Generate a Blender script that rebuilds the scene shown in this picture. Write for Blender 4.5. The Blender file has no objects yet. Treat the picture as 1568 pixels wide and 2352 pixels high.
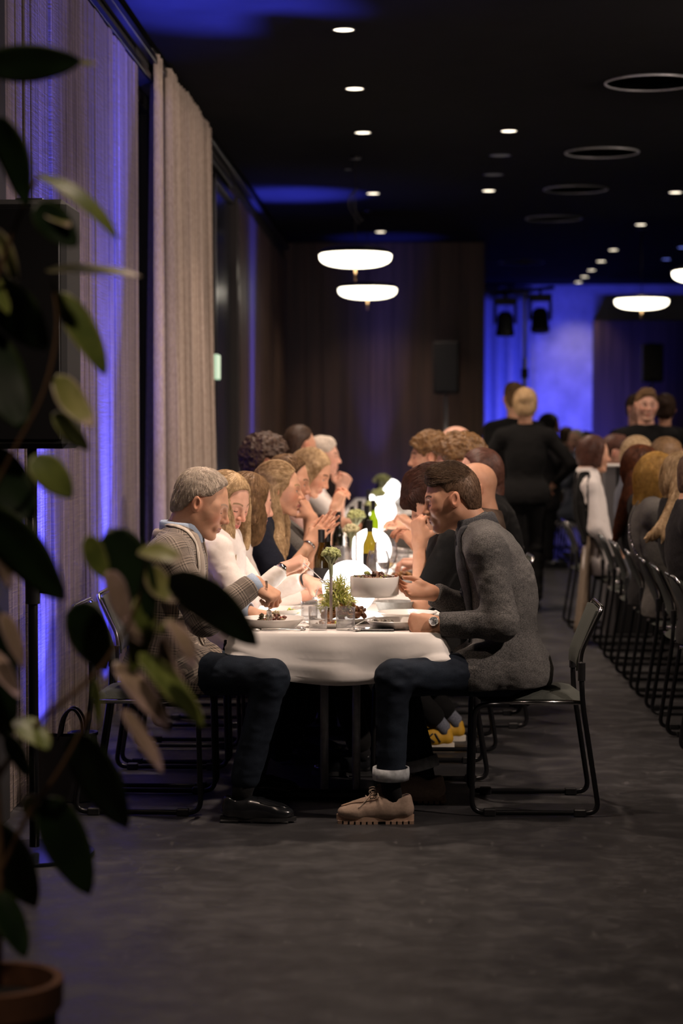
import bpy, math, random
import numpy as np
from mathutils import Vector, Matrix

# ------------------------------------------------------------------ scene, camera, world, exposure
SC = bpy.context.scene
COL = SC.collection
CAM_Z = 1.5
LENS, SENS = 70.0, 36.0
FPX = LENS / SENS * 2352.0
cam_d = bpy.data.cameras.new('camera'); cam = bpy.data.objects.new('camera', cam_d); COL.objects.link(cam)
cam_d.sensor_fit = 'VERTICAL'; cam_d.sensor_height = SENS; cam_d.lens = LENS
cam.location = (0, 0, CAM_Z)
YAW = math.atan(176.0 / FPX); PITCH = math.atan(186.0 / FPX)
cam.rotation_euler = (math.pi / 2 - PITCH, 0, YAW)
cam_d.dof.use_dof = True; cam_d.dof.focus_distance = 7.85; cam_d.dof.aperture_fstop = 2.2
cam_d.clip_end = 100
SC.camera = cam
RCAM = np.array(cam.rotation_euler.to_matrix())

w = bpy.data.worlds.new('night_world'); SC.world = w; w.use_nodes = True
w.node_tree.nodes['Background'].inputs[0].default_value = (0.55, 0.6, 0.9, 1)
w.node_tree.nodes['Background'].inputs[1].default_value = 0.004
SC.view_settings.view_transform = 'Standard'; SC.view_settings.look = 'None'
SC.view_settings.exposure = 0.3; SC.view_settings.gamma = 1.0; SC.view_settings.use_curve_mapping = False

CEIL = 3.8
K_WARM = (1.0, 0.765, 0.605)
K_BLUE = (0.06, 0.07, 1.0)
K_WASH = (1.0, 0.80, 0.68)
DOWN_W = 165.0      # watts of a lit downlight
WASH_W = 420.0     # watts of a ceiling wash spotlight
UP_W = 2600.0        # watts of a blue floor uplight

def P(px, py, d):
    """photo pixel at depth Y=d -> world point"""
    v = RCAM @ np.array([(px - 784.0) / FPX, -(py - 1176.0) / FPX, -1.0])
    t = d / v[1]
    return np.array([v[0] * t, d, CAM_Z + v[2] * t])

def A(*v): return np.array(v, float)
def unit(v):
    v = np.asarray(v, float); return v / (np.linalg.norm(v) + 1e-12)

def frame(fwd, up):
    x = unit(fwd); y = unit(np.cross(up, x)); z = np.cross(x, y); return np.stack([x, y, z], 1)
# ------------------------------------------------------------------ objects
def tag(o, label=None, cat=None, group=None, kind=None):
    if label: o['label'] = label
    if cat: o['category'] = cat
    if group: o['group'] = group
    if kind: o['kind'] = kind
    return o

def empty(name, loc=(0, 0, 0), rz=0.0, label=None, cat=None, group=None):
    o = bpy.data.objects.new(name, None); COL.objects.link(o)
    o.empty_display_size = 0.1
    o.location = loc; o.rotation_euler = (0, 0, rz)
    return tag(o, label, cat, group)

def wloc(o):
    v = np.zeros(3)
    while o is not None:
        v += np.array(o.location); o = o.parent
    return v

def mesh(name, V, F, mat, parent=None, smooth=True, world=True, origin=None, auto=None, uv=None, col=None):
    """one mesh object. V in world coordinates when world=True (parents unrotated), else local to the parent."""
    V = np.asarray(V, float)
    me = bpy.data.meshes.new(name)
    if parent is not None:
        if world: V = V - wloc(parent)
        loc = None
    else:
        if origin is None:
            origin = A((V[:, 0].min() + V[:, 0].max()) / 2, (V[:, 1].min() + V[:, 1].max()) / 2, V[:, 2].min())
        V = V - np.asarray(origin); loc = origin
    if isinstance(F, np.ndarray):
        n = F.shape[1]
        me.vertices.add(len(V)); me.vertices.foreach_set('co', V.astype(np.float32).ravel())
        me.loops.add(F.size); me.loops.foreach_set('vertex_index', F.astype(np.int32).ravel())
        me.polygons.add(len(F)); me.polygons.foreach_set('loop_start', np.arange(0, F.size, n, dtype=np.int32))
        me.update(calc_edges=True)
    else:
        me.from_pydata(V.tolist(), [], F); me.update()
    if smooth: me.polygons.foreach_set('use_smooth', np.ones(len(me.polygons), bool))
    if uv is not None:
        l = me.uv_layers.new(name='cloth'); l.data.foreach_set('uv', np.asarray(uv, np.float32).ravel())
    if col is not None:
        c = np.ones((len(V), 4), np.float32); c[:, :3] = col
        at = me.color_attributes.new('tint', 'FLOAT_COLOR', 'POINT'); at.data.foreach_set('color', c.ravel())
    if mat is not None: me.materials.append(mat)
    if auto is not None:
        try: me.set_sharp_from_angle(angle=math.radians(auto))
        except Exception: pass
    o = bpy.data.objects.new(name, me); COL.objects.link(o)
    if parent is not None: o.parent = parent
    else: o.location = loc
    return o

def copy_tree(o, parent=None):
    c = o.copy(); COL.objects.link(c); c.parent = parent
    for ch in [x for x in bpy.data.objects if x.parent == o]: copy_tree(ch, c)
    return c
_kids = {}
def copy_thing(o, loc, rz, label=None, group=None):
    """copy a thing, its parts and their sub-parts"""
    c = o.copy(); COL.objects.link(c); c.location = loc; c.rotation_euler = (0, 0, rz)
    if label: c['label'] = label
    if group: c['group'] = group
    for ch in o.children:
        k = ch.copy(); COL.objects.link(k); k.parent = c
        for g in ch.children:
            q = g.copy(); COL.objects.link(q); q.parent = k
    return c

# ------------------------------------------------------------------ mesh builder
class MB:
    def __init__(s): s.v = []; s.f = []
    def add(s, V, F):
        n = len(s.v); s.v += [tuple(map(float, p)) for p in V]; s.f += [tuple(i + n for i in q) for q in F]; return s
    def box(s, lo, hi, bev=0.0, M=None):
        lo = A(*lo); hi = A(*hi)
        if bev <= 0:
            V = [(x, y, z) for x in (lo[0], hi[0]) for y in (lo[1], hi[1]) for z in (lo[2], hi[2])]
            F = [(0, 1, 3, 2), (4, 6, 7, 5), (0, 4, 5, 1), (2, 3, 7, 6), (0, 2, 6, 4), (1, 5, 7, 3)]
        else:
            V = []; idx = {}
            for i in (0, 1):
                for j in (0, 1):
                    for k in (0, 1):
                        c = A((lo, hi)[i][0], (lo, hi)[j][1], (lo, hi)[k][2]); sg = A(1 - 2 * i, 1 - 2 * j, 1 - 2 * k)
                        for ax in range(3):
                            q = c + sg * bev; q[ax] = c[ax]
                            idx[i, j, k, ax] = len(V); V.append(q)
            F = []
            I = lambda i, j, k, a: idx[i, j, k, a]
            for i in (0, 1):
                q = [I(i, 0, 0, 0), I(i, 1, 0, 0), I(i, 1, 1, 0), I(i, 0, 1, 0)]; F.append(q if i else q[::-1])
                q = [I(0, i, 0, 1), I(0, i, 1, 1), I(1, i, 1, 1), I(1, i, 0, 1)]; F.append(q if i else q[::-1])
                q = [I(0, 0, i, 2), I(1, 0, i, 2), I(1, 1, i, 2), I(0, 1, i, 2)]; F.append(q if i else q[::-1])
            for i in (0, 1):
                for j in (0, 1):
                    q = [I(i, j, 0, 0), I(i, j, 1, 0), I(i, j, 1, 1), I(i, j, 0, 1)]; F.append(q if (i ^ j) else q[::-1])
                    q = [I(i, 0, j, 0), I(i, 1, j, 0), I(i, 1, j, 2), I(i, 0, j, 2)]; F.append(q[::-1] if (i ^ j) else q)
                    q = [I(0, i, j, 1), I(1, i, j, 1), I(1, i, j, 2), I(0, i, j, 2)]; F.append(q if (i ^ j) else q[::-1])
                    for k in (0, 1):
                        q = [I(i, j, k, 0), I(i, j, k, 1), I(i, j, k, 2)]; F.append(q if (i + j + k) % 2 else q[::-1])
        V = np.array(V, float)
        if M is not None: V = V @ np.array(M)[:3, :3].T + np.array(M)[:3, 3]
        return s.add(V, F)
    def tube(s, pts, r, n=10, caps=True, closed=False):
        pts = [np.asarray(p, float) for p in pts]; m = len(pts)
        rs = r if hasattr(r, '__len__') else [r] * m
        t0 = unit(pts[1] - pts[0]); up = A(0, 0, 1) if abs(t0[2]) < .9 else A(1, 0, 0)
        u = unit(np.cross(t0, up)); V = []; F = []
        for i in range(m):
            if closed: t = unit(pts[(i + 1) % m] - pts[i - 1])
            elif i == 0: t = t0
            elif i == m - 1: t = unit(pts[-1] - pts[-2])
            else: t = unit(unit(pts[i + 1] - pts[i]) + unit(pts[i] - pts[i - 1]))
            u = unit(u - t * np.dot(u, t)); w_ = np.cross(t, u)
            for k in range(n):
                a = 2 * math.pi * k / n
                V.append(pts[i] + (u * math.cos(a) + w_ * math.sin(a)) * rs[i])
        for i in range(m if closed else m - 1):
            j = (i + 1) % m
            for k in range(n):
                l = (k + 1) % n
                F.append((i * n + k, i * n + l, j * n + l, j * n + k))
        if caps and not closed:
            F.append(tuple(range(n))[::-1]); F.append(tuple((m - 1) * n + k for k in range(n)))
        return s.add(V, F)
    def lathe(s, prof, c=(0, 0, 0), n=32, M=None):
        V = []; F = []; m = len(prof)
        for r, z in prof:
            for k in range(n):
                a = 2 * math.pi * k / n; V.append((r * math.cos(a), r * math.sin(a), z))
        for i in range(m - 1):
            for k in range(n):
                l = (k + 1) % n; F.append((i * n + k, i * n + l, (i + 1) * n + l, (i + 1) * n + k))
        if prof[0][0] > 1e-6: F.append(tuple(range(n))[::-1])
        if prof[-1][0] > 1e-6: F.append(tuple((m - 1) * n + k for k in range(n)))
        V = np.array(V)
        if M is not None: V = V @ np.asarray(M).T
        return s.add(V + A(*c), F)
    def lathe_open(s, prof, c=(0, 0, 0), n=32, M=None):
        k = len(s.f); s.lathe(prof, c, n, M)
        s.f = [q for q in s.f if len(q) == 4 or len(s.f) < k]
        return s
    def ball(s, c, r, nu=10, nv=7, M=None):
        r = A(*r) if hasattr(r, '__len__') else A(r, r, r)
        V = [(0, 0, -1)]; F = []
        for j in range(1, nv):
            t = -math.pi / 2 + math.pi * j / nv
            for i in range(nu):
                a = 2 * math.pi * i / nu; V.append((math.cos(t) * math.cos(a), math.cos(t) * math.sin(a), math.sin(t)))
        V.append((0, 0, 1)); top = len(V) - 1
        for i in range(nu):
            k = (i + 1) % nu; F.append((0, 1 + k, 1 + i))
            for j in range(nv - 2): F.append((1 + j * nu + i, 1 + j * nu + k, 1 + (j + 1) * nu + k, 1 + (j + 1) * nu + i))
            F.append((top, 1 + (nv - 2) * nu + i, 1 + (nv - 2) * nu + k))
        V = np.array(V) * r
        if M is not None: V = V @ np.asarray(M).T
        return s.add(V + A(*c), F)
    def prism(s, poly, z0, z1, M=None, off=(0, 0, 0)):
        n = len(poly); V = [(x, y, z0) for x, y in poly] + [(x, y, z1) for x, y in poly]
        F = [tuple(range(n))[::-1], tuple(range(n, 2 * n))] + [(i, (i + 1) % n, n + (i + 1) % n, n + i) for i in range(n)]
        V = np.array(V, float)
        if M is not None: V = V @ np.asarray(M).T
        return s.add(V + A(*off), F)
    def grid(s, G):
        G = np.asarray(G, float); a, b = G.shape[:2]
        return s.add(G.reshape(-1, 3), [(i * b + j, (i + 1) * b + j, (i + 1) * b + j + 1, i * b + j + 1) for i in range(a - 1) for j in range(b - 1)])
    def out(s, name, mat, parent=None, **k):
        return mesh(name, s.v, s.f, mat, parent, **k)

def round_path(pts, rad, n=5):
    """polyline with rounded corners"""
    pts = [np.asarray(p, float) for p in pts]; out = [pts[0]]
    for i in range(1, len(pts) - 1):
        a = unit(pts[i - 1] - pts[i]); b = unit(pts[i + 1] - pts[i])
        r = min(rad, .45 * np.linalg.norm(pts[i - 1] - pts[i]), .45 * np.linalg.norm(pts[i + 1] - pts[i]))
        p0 = pts[i] + a * r; p1 = pts[i] + b * r
        for k in range(n + 1):
            t = k / n; out.append((1 - t) ** 2 * p0 + 2 * t * (1 - t) * pts[i] + t * t * p1)
    out.append(pts[-1]); return out

def catmull(pts, n=6):
    pts = [np.asarray(p, float) for p in pts]; q = [2 * pts[0] - pts[1]] + pts + [2 * pts[-1] - pts[-2]]; out = []
    for i in range(1, len(q) - 2):
        for k in range(n):
            t = k / n
            out.append(.5 * (2 * q[i] + (q[i + 1] - q[i - 1]) * t + (2 * q[i - 1] - 5 * q[i] + 4 * q[i + 1] - q[i + 2]) * t * t + (3 * q[i] - q[i - 1] - 3 * q[i + 1] + q[i + 2]) * t ** 3))
    out.append(pts[-1]); return out

# ------------------------------------------------------------------ materials
MATS = {}
class NT:
    def __init__(s, name):
        s.m = bpy.data.materials.new(name); s.m.use_nodes = True; s.t = s.m.node_tree
        s.b = s.t.nodes['Principled BSDF']; s.out = s.t.nodes['Material Output']
    def n(s, kind, **k):
        q = s.t.nodes.new('ShaderNode' + kind)
        for a, v in k.items():
            if a.startswith('i_'):
                key = a[2:].replace('_', ' ')
                q.inputs[int(key) if key.isdigit() else key].default_value = v
            else: setattr(q, a, v)
        return q
    def l(s, a, b): s.t.links.new(a, b)
    def coord(s, which='Object', scale=(1, 1, 1)):
        c = s.n('TexCoord'); mp = s.n('Mapping'); mp.inputs['Scale'].default_value = scale
        s.l(c.outputs[which], mp.inputs['Vector']); return mp.outputs[0]
    def noise(s, vec, scale, detail=4, rough=.55, out='Fac'):
        q = s.n('TexNoise'); q.inputs['Scale'].default_value = scale; q.inputs['Detail'].default_value = detail; q.inputs['Roughness'].default_value = rough
        if vec is not None: s.l(vec, q.inputs['Vector'])
        return q.outputs[out]
    def ramp(s, fac, stops):
        q = s.n('ValToRGB'); e = q.color_ramp.elements
        while len(e) > 1: e.remove(e[-1])
        e[0].position = stops[0][0]; e[0].color = (*stops[0][1], 1)
        for p, c in stops[1:]:
            x = e.new(p); x.color = (*c, 1)
        s.l(fac, q.inputs[0]); return q.outputs[0]
    def mix(s, fac, a, b, blend='MIX'):
        q = s.n('Mix', data_type='RGBA', blend_type=blend)
        for inp, v in ((q.inputs[0], fac), (q.inputs[6], a), (q.inputs[7], b)):
            if hasattr(v, 'links'): s.l(v, inp)
            elif hasattr(v, '__len__'): inp.default_value = (*v[:3], 1)
            else: inp.default_value = v
        return q.outputs[2]
    def math(s, op, a, b=None):
        q = s.n('Math', operation=op)
        for i, v in enumerate((a, b)):
            if v is None: continue
            if hasattr(v, 'links'): s.l(v, q.inputs[i])
            else: q.inputs[i].default_value = v
        return q.outputs[0]
    def bump(s, h, strength=.3, dist=.01):
        q = s.n('Bump'); q.inputs['Strength'].default_value = strength; q.inputs['Distance'].default_value = dist
        s.l(h, q.inputs['Height']); s.l(q.outputs[0], s.b.inputs['Normal'])
    def set(s, col=None, rough=None, metal=None, **k):
        if col is not None:
            if hasattr(col, 'links'): s.l(col, s.b.inputs['Base Color'])
            else: s.b.inputs['Base Color'].default_value = (*col[:3], 1)
        if rough is not None:
            if hasattr(rough, 'links'): s.l(rough, s.b.inputs['Roughness'])
            else: s.b.inputs['Roughness'].default_value = rough
        if metal is not None: s.b.inputs['Metallic'].default_value = metal
        for a, v in k.items(): s.b.inputs[a.replace('_', ' ')].default_value = v
        return s
    def done(s, key): MATS[key] = s.m; return s.m

def simple(key, col, rough=.5, metal=0, nscale=0, namp=.15, bump=0, **k):
    t = NT(key)
    if nscale:
        v = t.coord('Object'); f = t.noise(v, nscale, 5)
        c = t.ramp(f, [(.3, tuple(x * (1 - namp) for x in col)), (.7, tuple(min(1, x * (1 + namp)) for x in col))])
        t.set(c, rough, metal, **k)
        if bump: t.bump(f, bump, .01)
    else: t.set(col, rough, metal, **k)
    return t.done(key)

def emitter(key, col, strength):
    t = NT(key); t.set((.8, .8, .8), .4); t.b.inputs['Emission Color'].default_value = (*col, 1); t.b.inputs['Emission Strength'].default_value = strength
    return t.done(key)

def lamp_spot(name, loc, target, power, col, angle, blend=.5, size=.03, parent=None):
    L = bpy.data.lights.new(name, 'SPOT'); L.energy = power; L.color = col; L.spot_size = math.radians(angle); L.spot_blend = blend; L.shadow_soft_size = size
    o = bpy.data.objects.new(name, L); COL.objects.link(o)
    d = Vector(target) - Vector(loc); o.rotation_euler = d.to_track_quat('-Z', 'Y').to_euler()
    if parent is not None:
        o.parent = parent; o.location = A(*loc) - wloc(parent)
    else: o.location = loc
    return o
RNG = random.Random(7); NR = np.random.RandomState(11)
# ------------------------------------------------------------------ surface materials
def _mats():
    t = NT('floor_concrete'); v = t.coord('Object')
    big = t.noise(v, 1.3, 6, .6); mid = t.noise(v, 7, 8, .7); fine = t.noise(v, 55, 4, .6)
    c = t.ramp(big, [(.3, (.0165, .0162, .0178)), (.7, (.030, .0293, .0315))])
    c = t.mix(t.ramp(mid, [(.50, (0, 0, 0)), (.72, (1, 1, 1))]), c, (.046, .045, .048))
    v2 = t.coord('Object', (14, 3.2, 1)); sm = t.noise(v2, 2.2, 3, .5)
    c = t.mix(t.math('MULTIPLY', t.ramp(sm, [(.66, (0, 0, 0)), (.74, (1, 1, 1))]), .28), c, (.14, .135, .135))
    t.set(c, t.ramp(mid, [(.3, (.34,) * 3), (.7, (.58,) * 3)])); t.bump(fine, .12, .004); t.done('floor')
    simple('ceiling', (.0055, .0055, .006), .95, nscale=3, namp=.2, **{'Specular_IOR_Level': .08})
    simple('black_paint', (.010, .010, .011), .55)
    simple('black_wall', (.012, .011, .012), .7, nscale=2)
    # rough sawn boards
    t = NT('sawn_board'); oi = t.n('ObjectInfo'); v = t.coord('Object', (40, 40, .7))
    add = t.n('VectorMath', operation='ADD'); t.l(v, add.inputs[0])
    mul = t.n('VectorMath', operation='SCALE'); comb = t.n('CombineXYZ')
    for i in range(3): t.l(oi.outputs['Random'], comb.inputs[i])
    t.l(comb.outputs[0], mul.inputs[0]); mul.inputs['Scale'].default_value = 37; t.l(mul.outputs[0], add.inputs[1])
    g = t.noise(add.outputs[0], 1.0, 7, .65)
    c = t.ramp(g, [(.30, (.028, .020, .017)), (.42, (.10, .075, .066)), (.52, (.185, .143, .126)), (.70, (.28, .222, .20))])
    c = t.mix(t.math('MULTIPLY', oi.outputs['Random'], .55), c, (.10, .078, .068))
    vs = t.n('Mapping'); tc = t.n('TexCoord'); t.l(tc.outputs['Object'], vs.inputs[0]); vs.inputs['Rotation'].default_value = (.42, 0, 0); vs.inputs['Scale'].default_value = (1, 3, 55)
    saw = t.noise(vs.outputs[0], 1.6, 4, .7); saw2 = t.ramp(saw, [(.42, (0, 0, 0)), (.62, (1, 1, 1))])
    c = t.mix(.16, c, saw2, 'MULTIPLY')
    t.set(c, .85); t.bump(t.math('ADD', g, t.math('MULTIPLY', saw2, .22)), .7, .012); t.done('sawn_board')
    # dark veneer
    t = NT('dark_veneer'); oi = t.n('ObjectInfo'); v = t.coord('Object', (14, 14, .5)); add = t.n('VectorMath', operation='ADD'); t.l(v, add.inputs[0])
    comb = t.n('CombineXYZ'); [t.l(oi.outputs['Random'], comb.inputs[i]) for i in range(3)]
    mul = t.n('VectorMath', operation='SCALE'); t.l(comb.outputs[0], mul.inputs[0]); mul.inputs['Scale'].default_value = 51; t.l(mul.outputs[0], add.inputs[1])
    g = t.noise(add.outputs[0], 1.0, 6, .6)
    c = t.ramp(g, [(.3, (.045, .026, .016)), (.55, (.10, .058, .034)), (.75, (.15, .088, .052))])
    c = t.mix(t.math('MULTIPLY', oi.outputs['Random'], .5), c, (.040, .025, .019))
    t.set(c, .5); t.bump(g, .15, .004); t.done('dark_veneer')
    # curtain
    t = NT('curtain_cloth'); v = t.coord('Object', (1, 1, 1)); n1 = t.noise(t.coord('Object', (220, 220, 30)), 1, 3, .6)
    c = t.ramp(n1, [(.3, (.26, .205, .168)), (.7, (.45, .365, .305))]); t.set(c, .92, Sheen_Weight=.2); t.bump(n1, .25, .004); t.done('curtain')
    simple('curtain_back', (.40, .40, .43), .9, nscale=30)
    simple('plaster_pale', (.46, .45, .46), .85, nscale=3, namp=.25, bump=.1)
    simple('chrome', (.62, .61, .60), .16, 1.0)
    simple('steel_brushed', (.42, .43, .45), .42, .35, nscale=40)
    simple('black_metal', (.018, .018, .02), .30, .6)
    simple('black_plastic', (.012, .012, .013), .42)
    simple('black_matte', (.008, .008, .009), .75)
    simple('chair_cloth', (.040, .045, .038), .9, nscale=180, namp=.25, bump=.12)
    # table linen
    t = NT('table_linen'); v = t.coord('Object'); n1 = t.noise(v, 5, 4, .5); n2 = t.noise(t.coord('Object', (1, 1, 1)), 320, 2, .5)
    t.set((.80, .765, .735), .85, Sheen_Weight=.15); t.bump(t.math('ADD', n1, t.math('MULTIPLY', n2, .012)), .2, .02); t.done('linen')
    simple('china', (.82, .79, .75), .22, **{'Coat_Weight': .4})
    simple('china_dark', (.028, .028, .03), .3)
    def thin(key, col, gl=.9, rough=.02, body=None, bf=0.0):
        """thin-walled glass: see-through body under a fresnel gloss"""
        t = NT(key); t.t.nodes.remove(t.b); tr = t.n('BsdfTransparent'); tr.inputs[0].default_value = (*col, 1); g = t.n('BsdfGlossy'); g.inputs['Roughness'].default_value = rough
        fr = t.n('LayerWeight'); fr.inputs[0].default_value = .5; mx = t.n('MixShader'); t.l(t.math('ADD', t.math('MULTIPLY', t.math('POWER', fr.outputs['Facing'], 2.6), gl * .95), .05), mx.inputs[0])
        base = tr.outputs[0]
        if body is not None:
            df = t.n('BsdfPrincipled'); df.inputs['Base Color'].default_value = (*body, 1); df.inputs['Roughness'].default_value = .1; m2 = t.n('MixShader'); m2.inputs[0].default_value = bf; t.l(base, m2.inputs[1]); t.l(df.outputs[0], m2.inputs[2]); base = m2.outputs[0]
        t.l(base, mx.inputs[1]); t.l(g.outputs[0], mx.inputs[2]); t.l(mx.outputs[0], t.out.inputs[0]); t.done(key)
    thin('glass', (.95, .95, .95), 1.0, .02, (.75, .75, .75), .05); thin('water', (.93, .94, .95), .5, .02, (.8, .8, .8), .06); thin('wine', (.95, .84, .52), .5)
    thin('bottle_green', (.30, .36, .05), 1.0, .03, (.10, .14, .02), .15); thin('bottle_dark', (.05, .05, .02), 1.0, .04, (.012, .012, .006), .5); thin('bottle_amber', (.33, .27, .07), 1.0, .03, (.08, .05, .01), .25)
    simple('bottle_capsule', (.012, .012, .014), .35); simple('bottle_label', (.02, .02, .022), .6); simple('label_cream', (.55, .52, .45), .6)
    emitter('globe_light', (1.0, .95, .91), 4.6)
    emitter('pendant_light', (1.0, .90, .70), 4.2)
    emitter('exit_light', (.35, .75, .45), .5)
    emitter('downlight_glow', (1.0, .86, .66), 2.2)
    emitter('downlight_dim', (.55, .48, .45), .045)  # faint glow put into the lenses of unlit downlights
    emitter('downlight_blue', (.2, .26, 1.0), .8)
    emitter('screen_glow', (.5, .6, 1.0), .6)
    simple('cutlery', (.62, .60, .58), .28, .7)
    simple('brass', (.55, .36, .20), .3, 1.0)
    simple('terracotta', (.10, .04, .016), .8, nscale=12, namp=.3, bump=.15); simple('soil', (.012, .009, .007), 1, nscale=60, bump=.6)
    # foliage (tint attribute gives the leaf its cream margin)
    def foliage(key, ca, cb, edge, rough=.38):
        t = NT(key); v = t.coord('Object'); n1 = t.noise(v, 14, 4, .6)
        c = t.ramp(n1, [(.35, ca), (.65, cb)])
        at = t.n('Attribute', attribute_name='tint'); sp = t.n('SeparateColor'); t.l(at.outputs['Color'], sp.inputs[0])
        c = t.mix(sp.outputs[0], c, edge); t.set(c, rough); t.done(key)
    foliage('leaf_dark_shaded', (.006, .016, .005), (.011, .027, .007), (.03, .045, .012))  # dark green leaves in shadow, their shade put into the colour
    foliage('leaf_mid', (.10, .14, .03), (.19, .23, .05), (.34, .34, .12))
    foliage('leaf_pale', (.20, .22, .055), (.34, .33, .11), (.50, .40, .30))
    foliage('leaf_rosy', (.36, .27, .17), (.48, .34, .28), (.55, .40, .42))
    simple('plant_stem', (.11, .060, .025), .7, nscale=20, namp=.3)
    simple('brocco', (.44, .48, .20), .7, nscale=160, namp=.45, bump=.4)
    simple('brocco_pale', (.55, .52, .30), .7, nscale=160, namp=.3, bump=.4)
    simple('brocco_stalk', (.36, .40, .24), .6)
    # food, colour from the tint attribute
    t = NT('food_mix'); at = t.n('Attribute', attribute_name='tint'); t.set(at.outputs['Color'], .45); t.done('food')
    # people
    def skin(key, k):
        t = NT(key); at = t.n('Attribute', attribute_name='tint'); v = t.coord('Object'); n1 = t.noise(v, 35, 4, .6); n2 = t.noise(v, 260, 2, .5)
        c = t.mix(1.0, at.outputs['Color'], t.ramp(n1, [(.3, (.90 * k, .87 * k, .85 * k)), (.7, (1.0 * k, 1.0 * k, 1.0 * k))]), 'MULTIPLY')
        t.set(c, .55, Subsurface_Weight=.12, Subsurface_Scale=.008, Specular_IOR_Level=.28); t.b.inputs['Subsurface Radius'].default_value = (1, .35, .2)
        t.bump(n2, .10, .002); t.done(key)
    skin('skin', 1.0)
    def hair(key, a, b, sc=1.0):
        t = NT(key); v = t.coord('Object', (1, 1, 1)); n1 = t.noise(v, 55 * sc, 3, .6); n2 = t.noise(v, 9, 2, .5)
        c = t.ramp(t.math('ADD', t.math('MULTIPLY', n1, .6), t.math('MULTIPLY', n2, .4)), [(.35, a), (.65, b)]); t.set(c, .5, Specular_IOR_Level=.25); t.bump(n1, .5, .004); t.done(key)
    hair('hair_fade', (.075, .043, .027), (.16, .095, .058)); hair('hair_grey', (.44, .37, .30), (.80, .70, .60)); hair('hair_brown', (.055, .033, .020), (.150, .092, .055)); hair('hair_darkbrown', (.026, .015, .010), (.070, .040, .025))
    hair('hair_blonde', (.33, .21, .10), (.66, .48, .28)); hair('hair_gold', (.30, .16, .035), (.52, .31, .08)); hair('hair_lightbrown', (.13, .075, .035), (.28, .165, .08))
    hair('hair_red', (.045, .013, .006), (.15, .045, .014)); hair('hair_curl', (.075, .038, .014), (.24, .13, .05)); hair('hair_black', (.008, .006, .006), (.022, .016, .014)); hair('hair_auburn', (.045, .018, .012), (.11, .045, .03))
    def cloth(key, a, b, sc, rough=.9, bump=.2, sheen=.1):
        t = NT(key); v = t.coord('Object'); n1 = t.noise(v, sc, 3, .7); n2 = t.noise(v, 6, 3, .5)
        c = t.ramp(t.math('ADD', t.math('MULTIPLY', n1, .75), t.math('MULTIPLY', n2, .25)), [(.36, a), (.64, b)])
        t.set(c, rough, Sheen_Weight=sheen * .25, Specular_IOR_Level=.15); t.bump(n1, bump, .003); t.done(key)
    cloth('wool_grey', (.020, .020, .0215), (.165, .157, .15), 230, .95, .35, .25)
    cloth('wool_collar', (.022, .023, .027), (.075, .075, .08), 230, .95, .3, .2)
    cloth('cloth_black', (.004, .004, .0042), (.008, .0078, .0078), 120); cloth('cloth_navy', (.006, .007, .014), (.012, .015, .026), 140)
    cloth('cloth_charcoal', (.014, .013, .0135), (.030, .028, .028), 150); cloth('cloth_white', (.76, .70, .66), (.82, .765, .725), 60, .85, .08)
    cloth('cloth_greygreen', (.075, .07, .064), (.135, .125, .112), 160); cloth('cloth_shirtblue', (.36, .45, .60), (.48, .58, .72), 200, .8, .1)
    cloth('cloth_brown', (.055, .036, .026), (.10, .066, .046), 120); cloth('cloth_greyblue', (.11, .12, .15), (.2, .21, .25), 150); cloth('cloth_tan', (.17, .13, .095), (.27, .21, .155), 120)
    cloth('cloth_pink', (.42, .26, .22), (.52, .34, .30), 120); cloth('cloth_sock', (.008, .008, .009), (.014, .014, .015), 200)
    # denim
    t = NT('denim'); v = t.coord('Object'); n1 = t.noise(v, 260, 2, .6); n2 = t.noise(v, 5, 4, .6)
    c = t.ramp(n2, [(.35, (.007, .010, .017)), (.7, (.023, .033, .050))]); c = t.mix(.5, c, t.ramp(n1, [(.3, (.35,) * 3), (.7, (1, 1, 1))]), 'MULTIPLY'); t.set(c, .9, Specular_IOR_Level=.15); t.bump(n1, .2, .002); t.done('denim')
    simple('denim_cuff', (.40, .42, .44), .85, nscale=40, namp=.3)
    # glen plaid from the cloth uv
    t = NT('glen_plaid'); uvn = t.n('UVMap', uv_map='cloth'); sep = t.n('SeparateXYZ'); t.l(uvn.outputs[0], sep.inputs[0])
    def stripes(o, rep):
        m = t.math('FRACT', t.math('MULTIPLY', o, 1 / rep)); return m
    def lines(o):
        a = stripes(o, .064); fine = t.math('GREATER_THAN', stripes(o, .0052), .5); wide = t.math('GREATER_THAN', stripes(o, .0107), .55)
        sel = t.math('GREATER_THAN', a, .5); q = t.n('Mix', data_type='FLOAT'); t.l(sel, q.inputs[0]); t.l(fine, q.inputs[2]); t.l(wide, q.inputs[3]); return q.outputs[0]
    s_ = t.math('ADD', lines(sep.outputs[0]), lines(sep.outputs[1]))
    nn = t.noise(uvn.outputs[0], 900, 2, .5)
    c = t.ramp(t.math('MULTIPLY', s_, .5), [(.0, (.37, .305, .25)), (.5, (.21, .172, .14)), (1.0, (.045, .038, .034))])
    c = t.mix(.25, c, t.ramp(nn, [(.3, (.5,) * 3), (.7, (1.2,) * 3)]), 'MULTIPLY'); t.set(c, .92, Sheen_Weight=.15); t.bump(nn, .15, .002); t.done('glen_plaid')
    simple('leather_black', (.010, .011, .013), .22, **{'Coat_Weight': .5}); simple('rubber_black', (.012, .012, .013), .7)
    simple('suede_tan', (.34, .245, .185), .9, nscale=90, namp=.15, bump=.1); simple('rubber_tan', (.36, .235, .165), .75); simple('lace_tan', (.36, .28, .22), .85)
    simple('trainer_yellow', (.58, .32, .02), .6); simple('trainer_cream', (.66, .60, .50), .7); simple('strap_leather', (.10, .05, .03), .6); simple('watch_face', (.85, .84, .86), .25)
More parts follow.
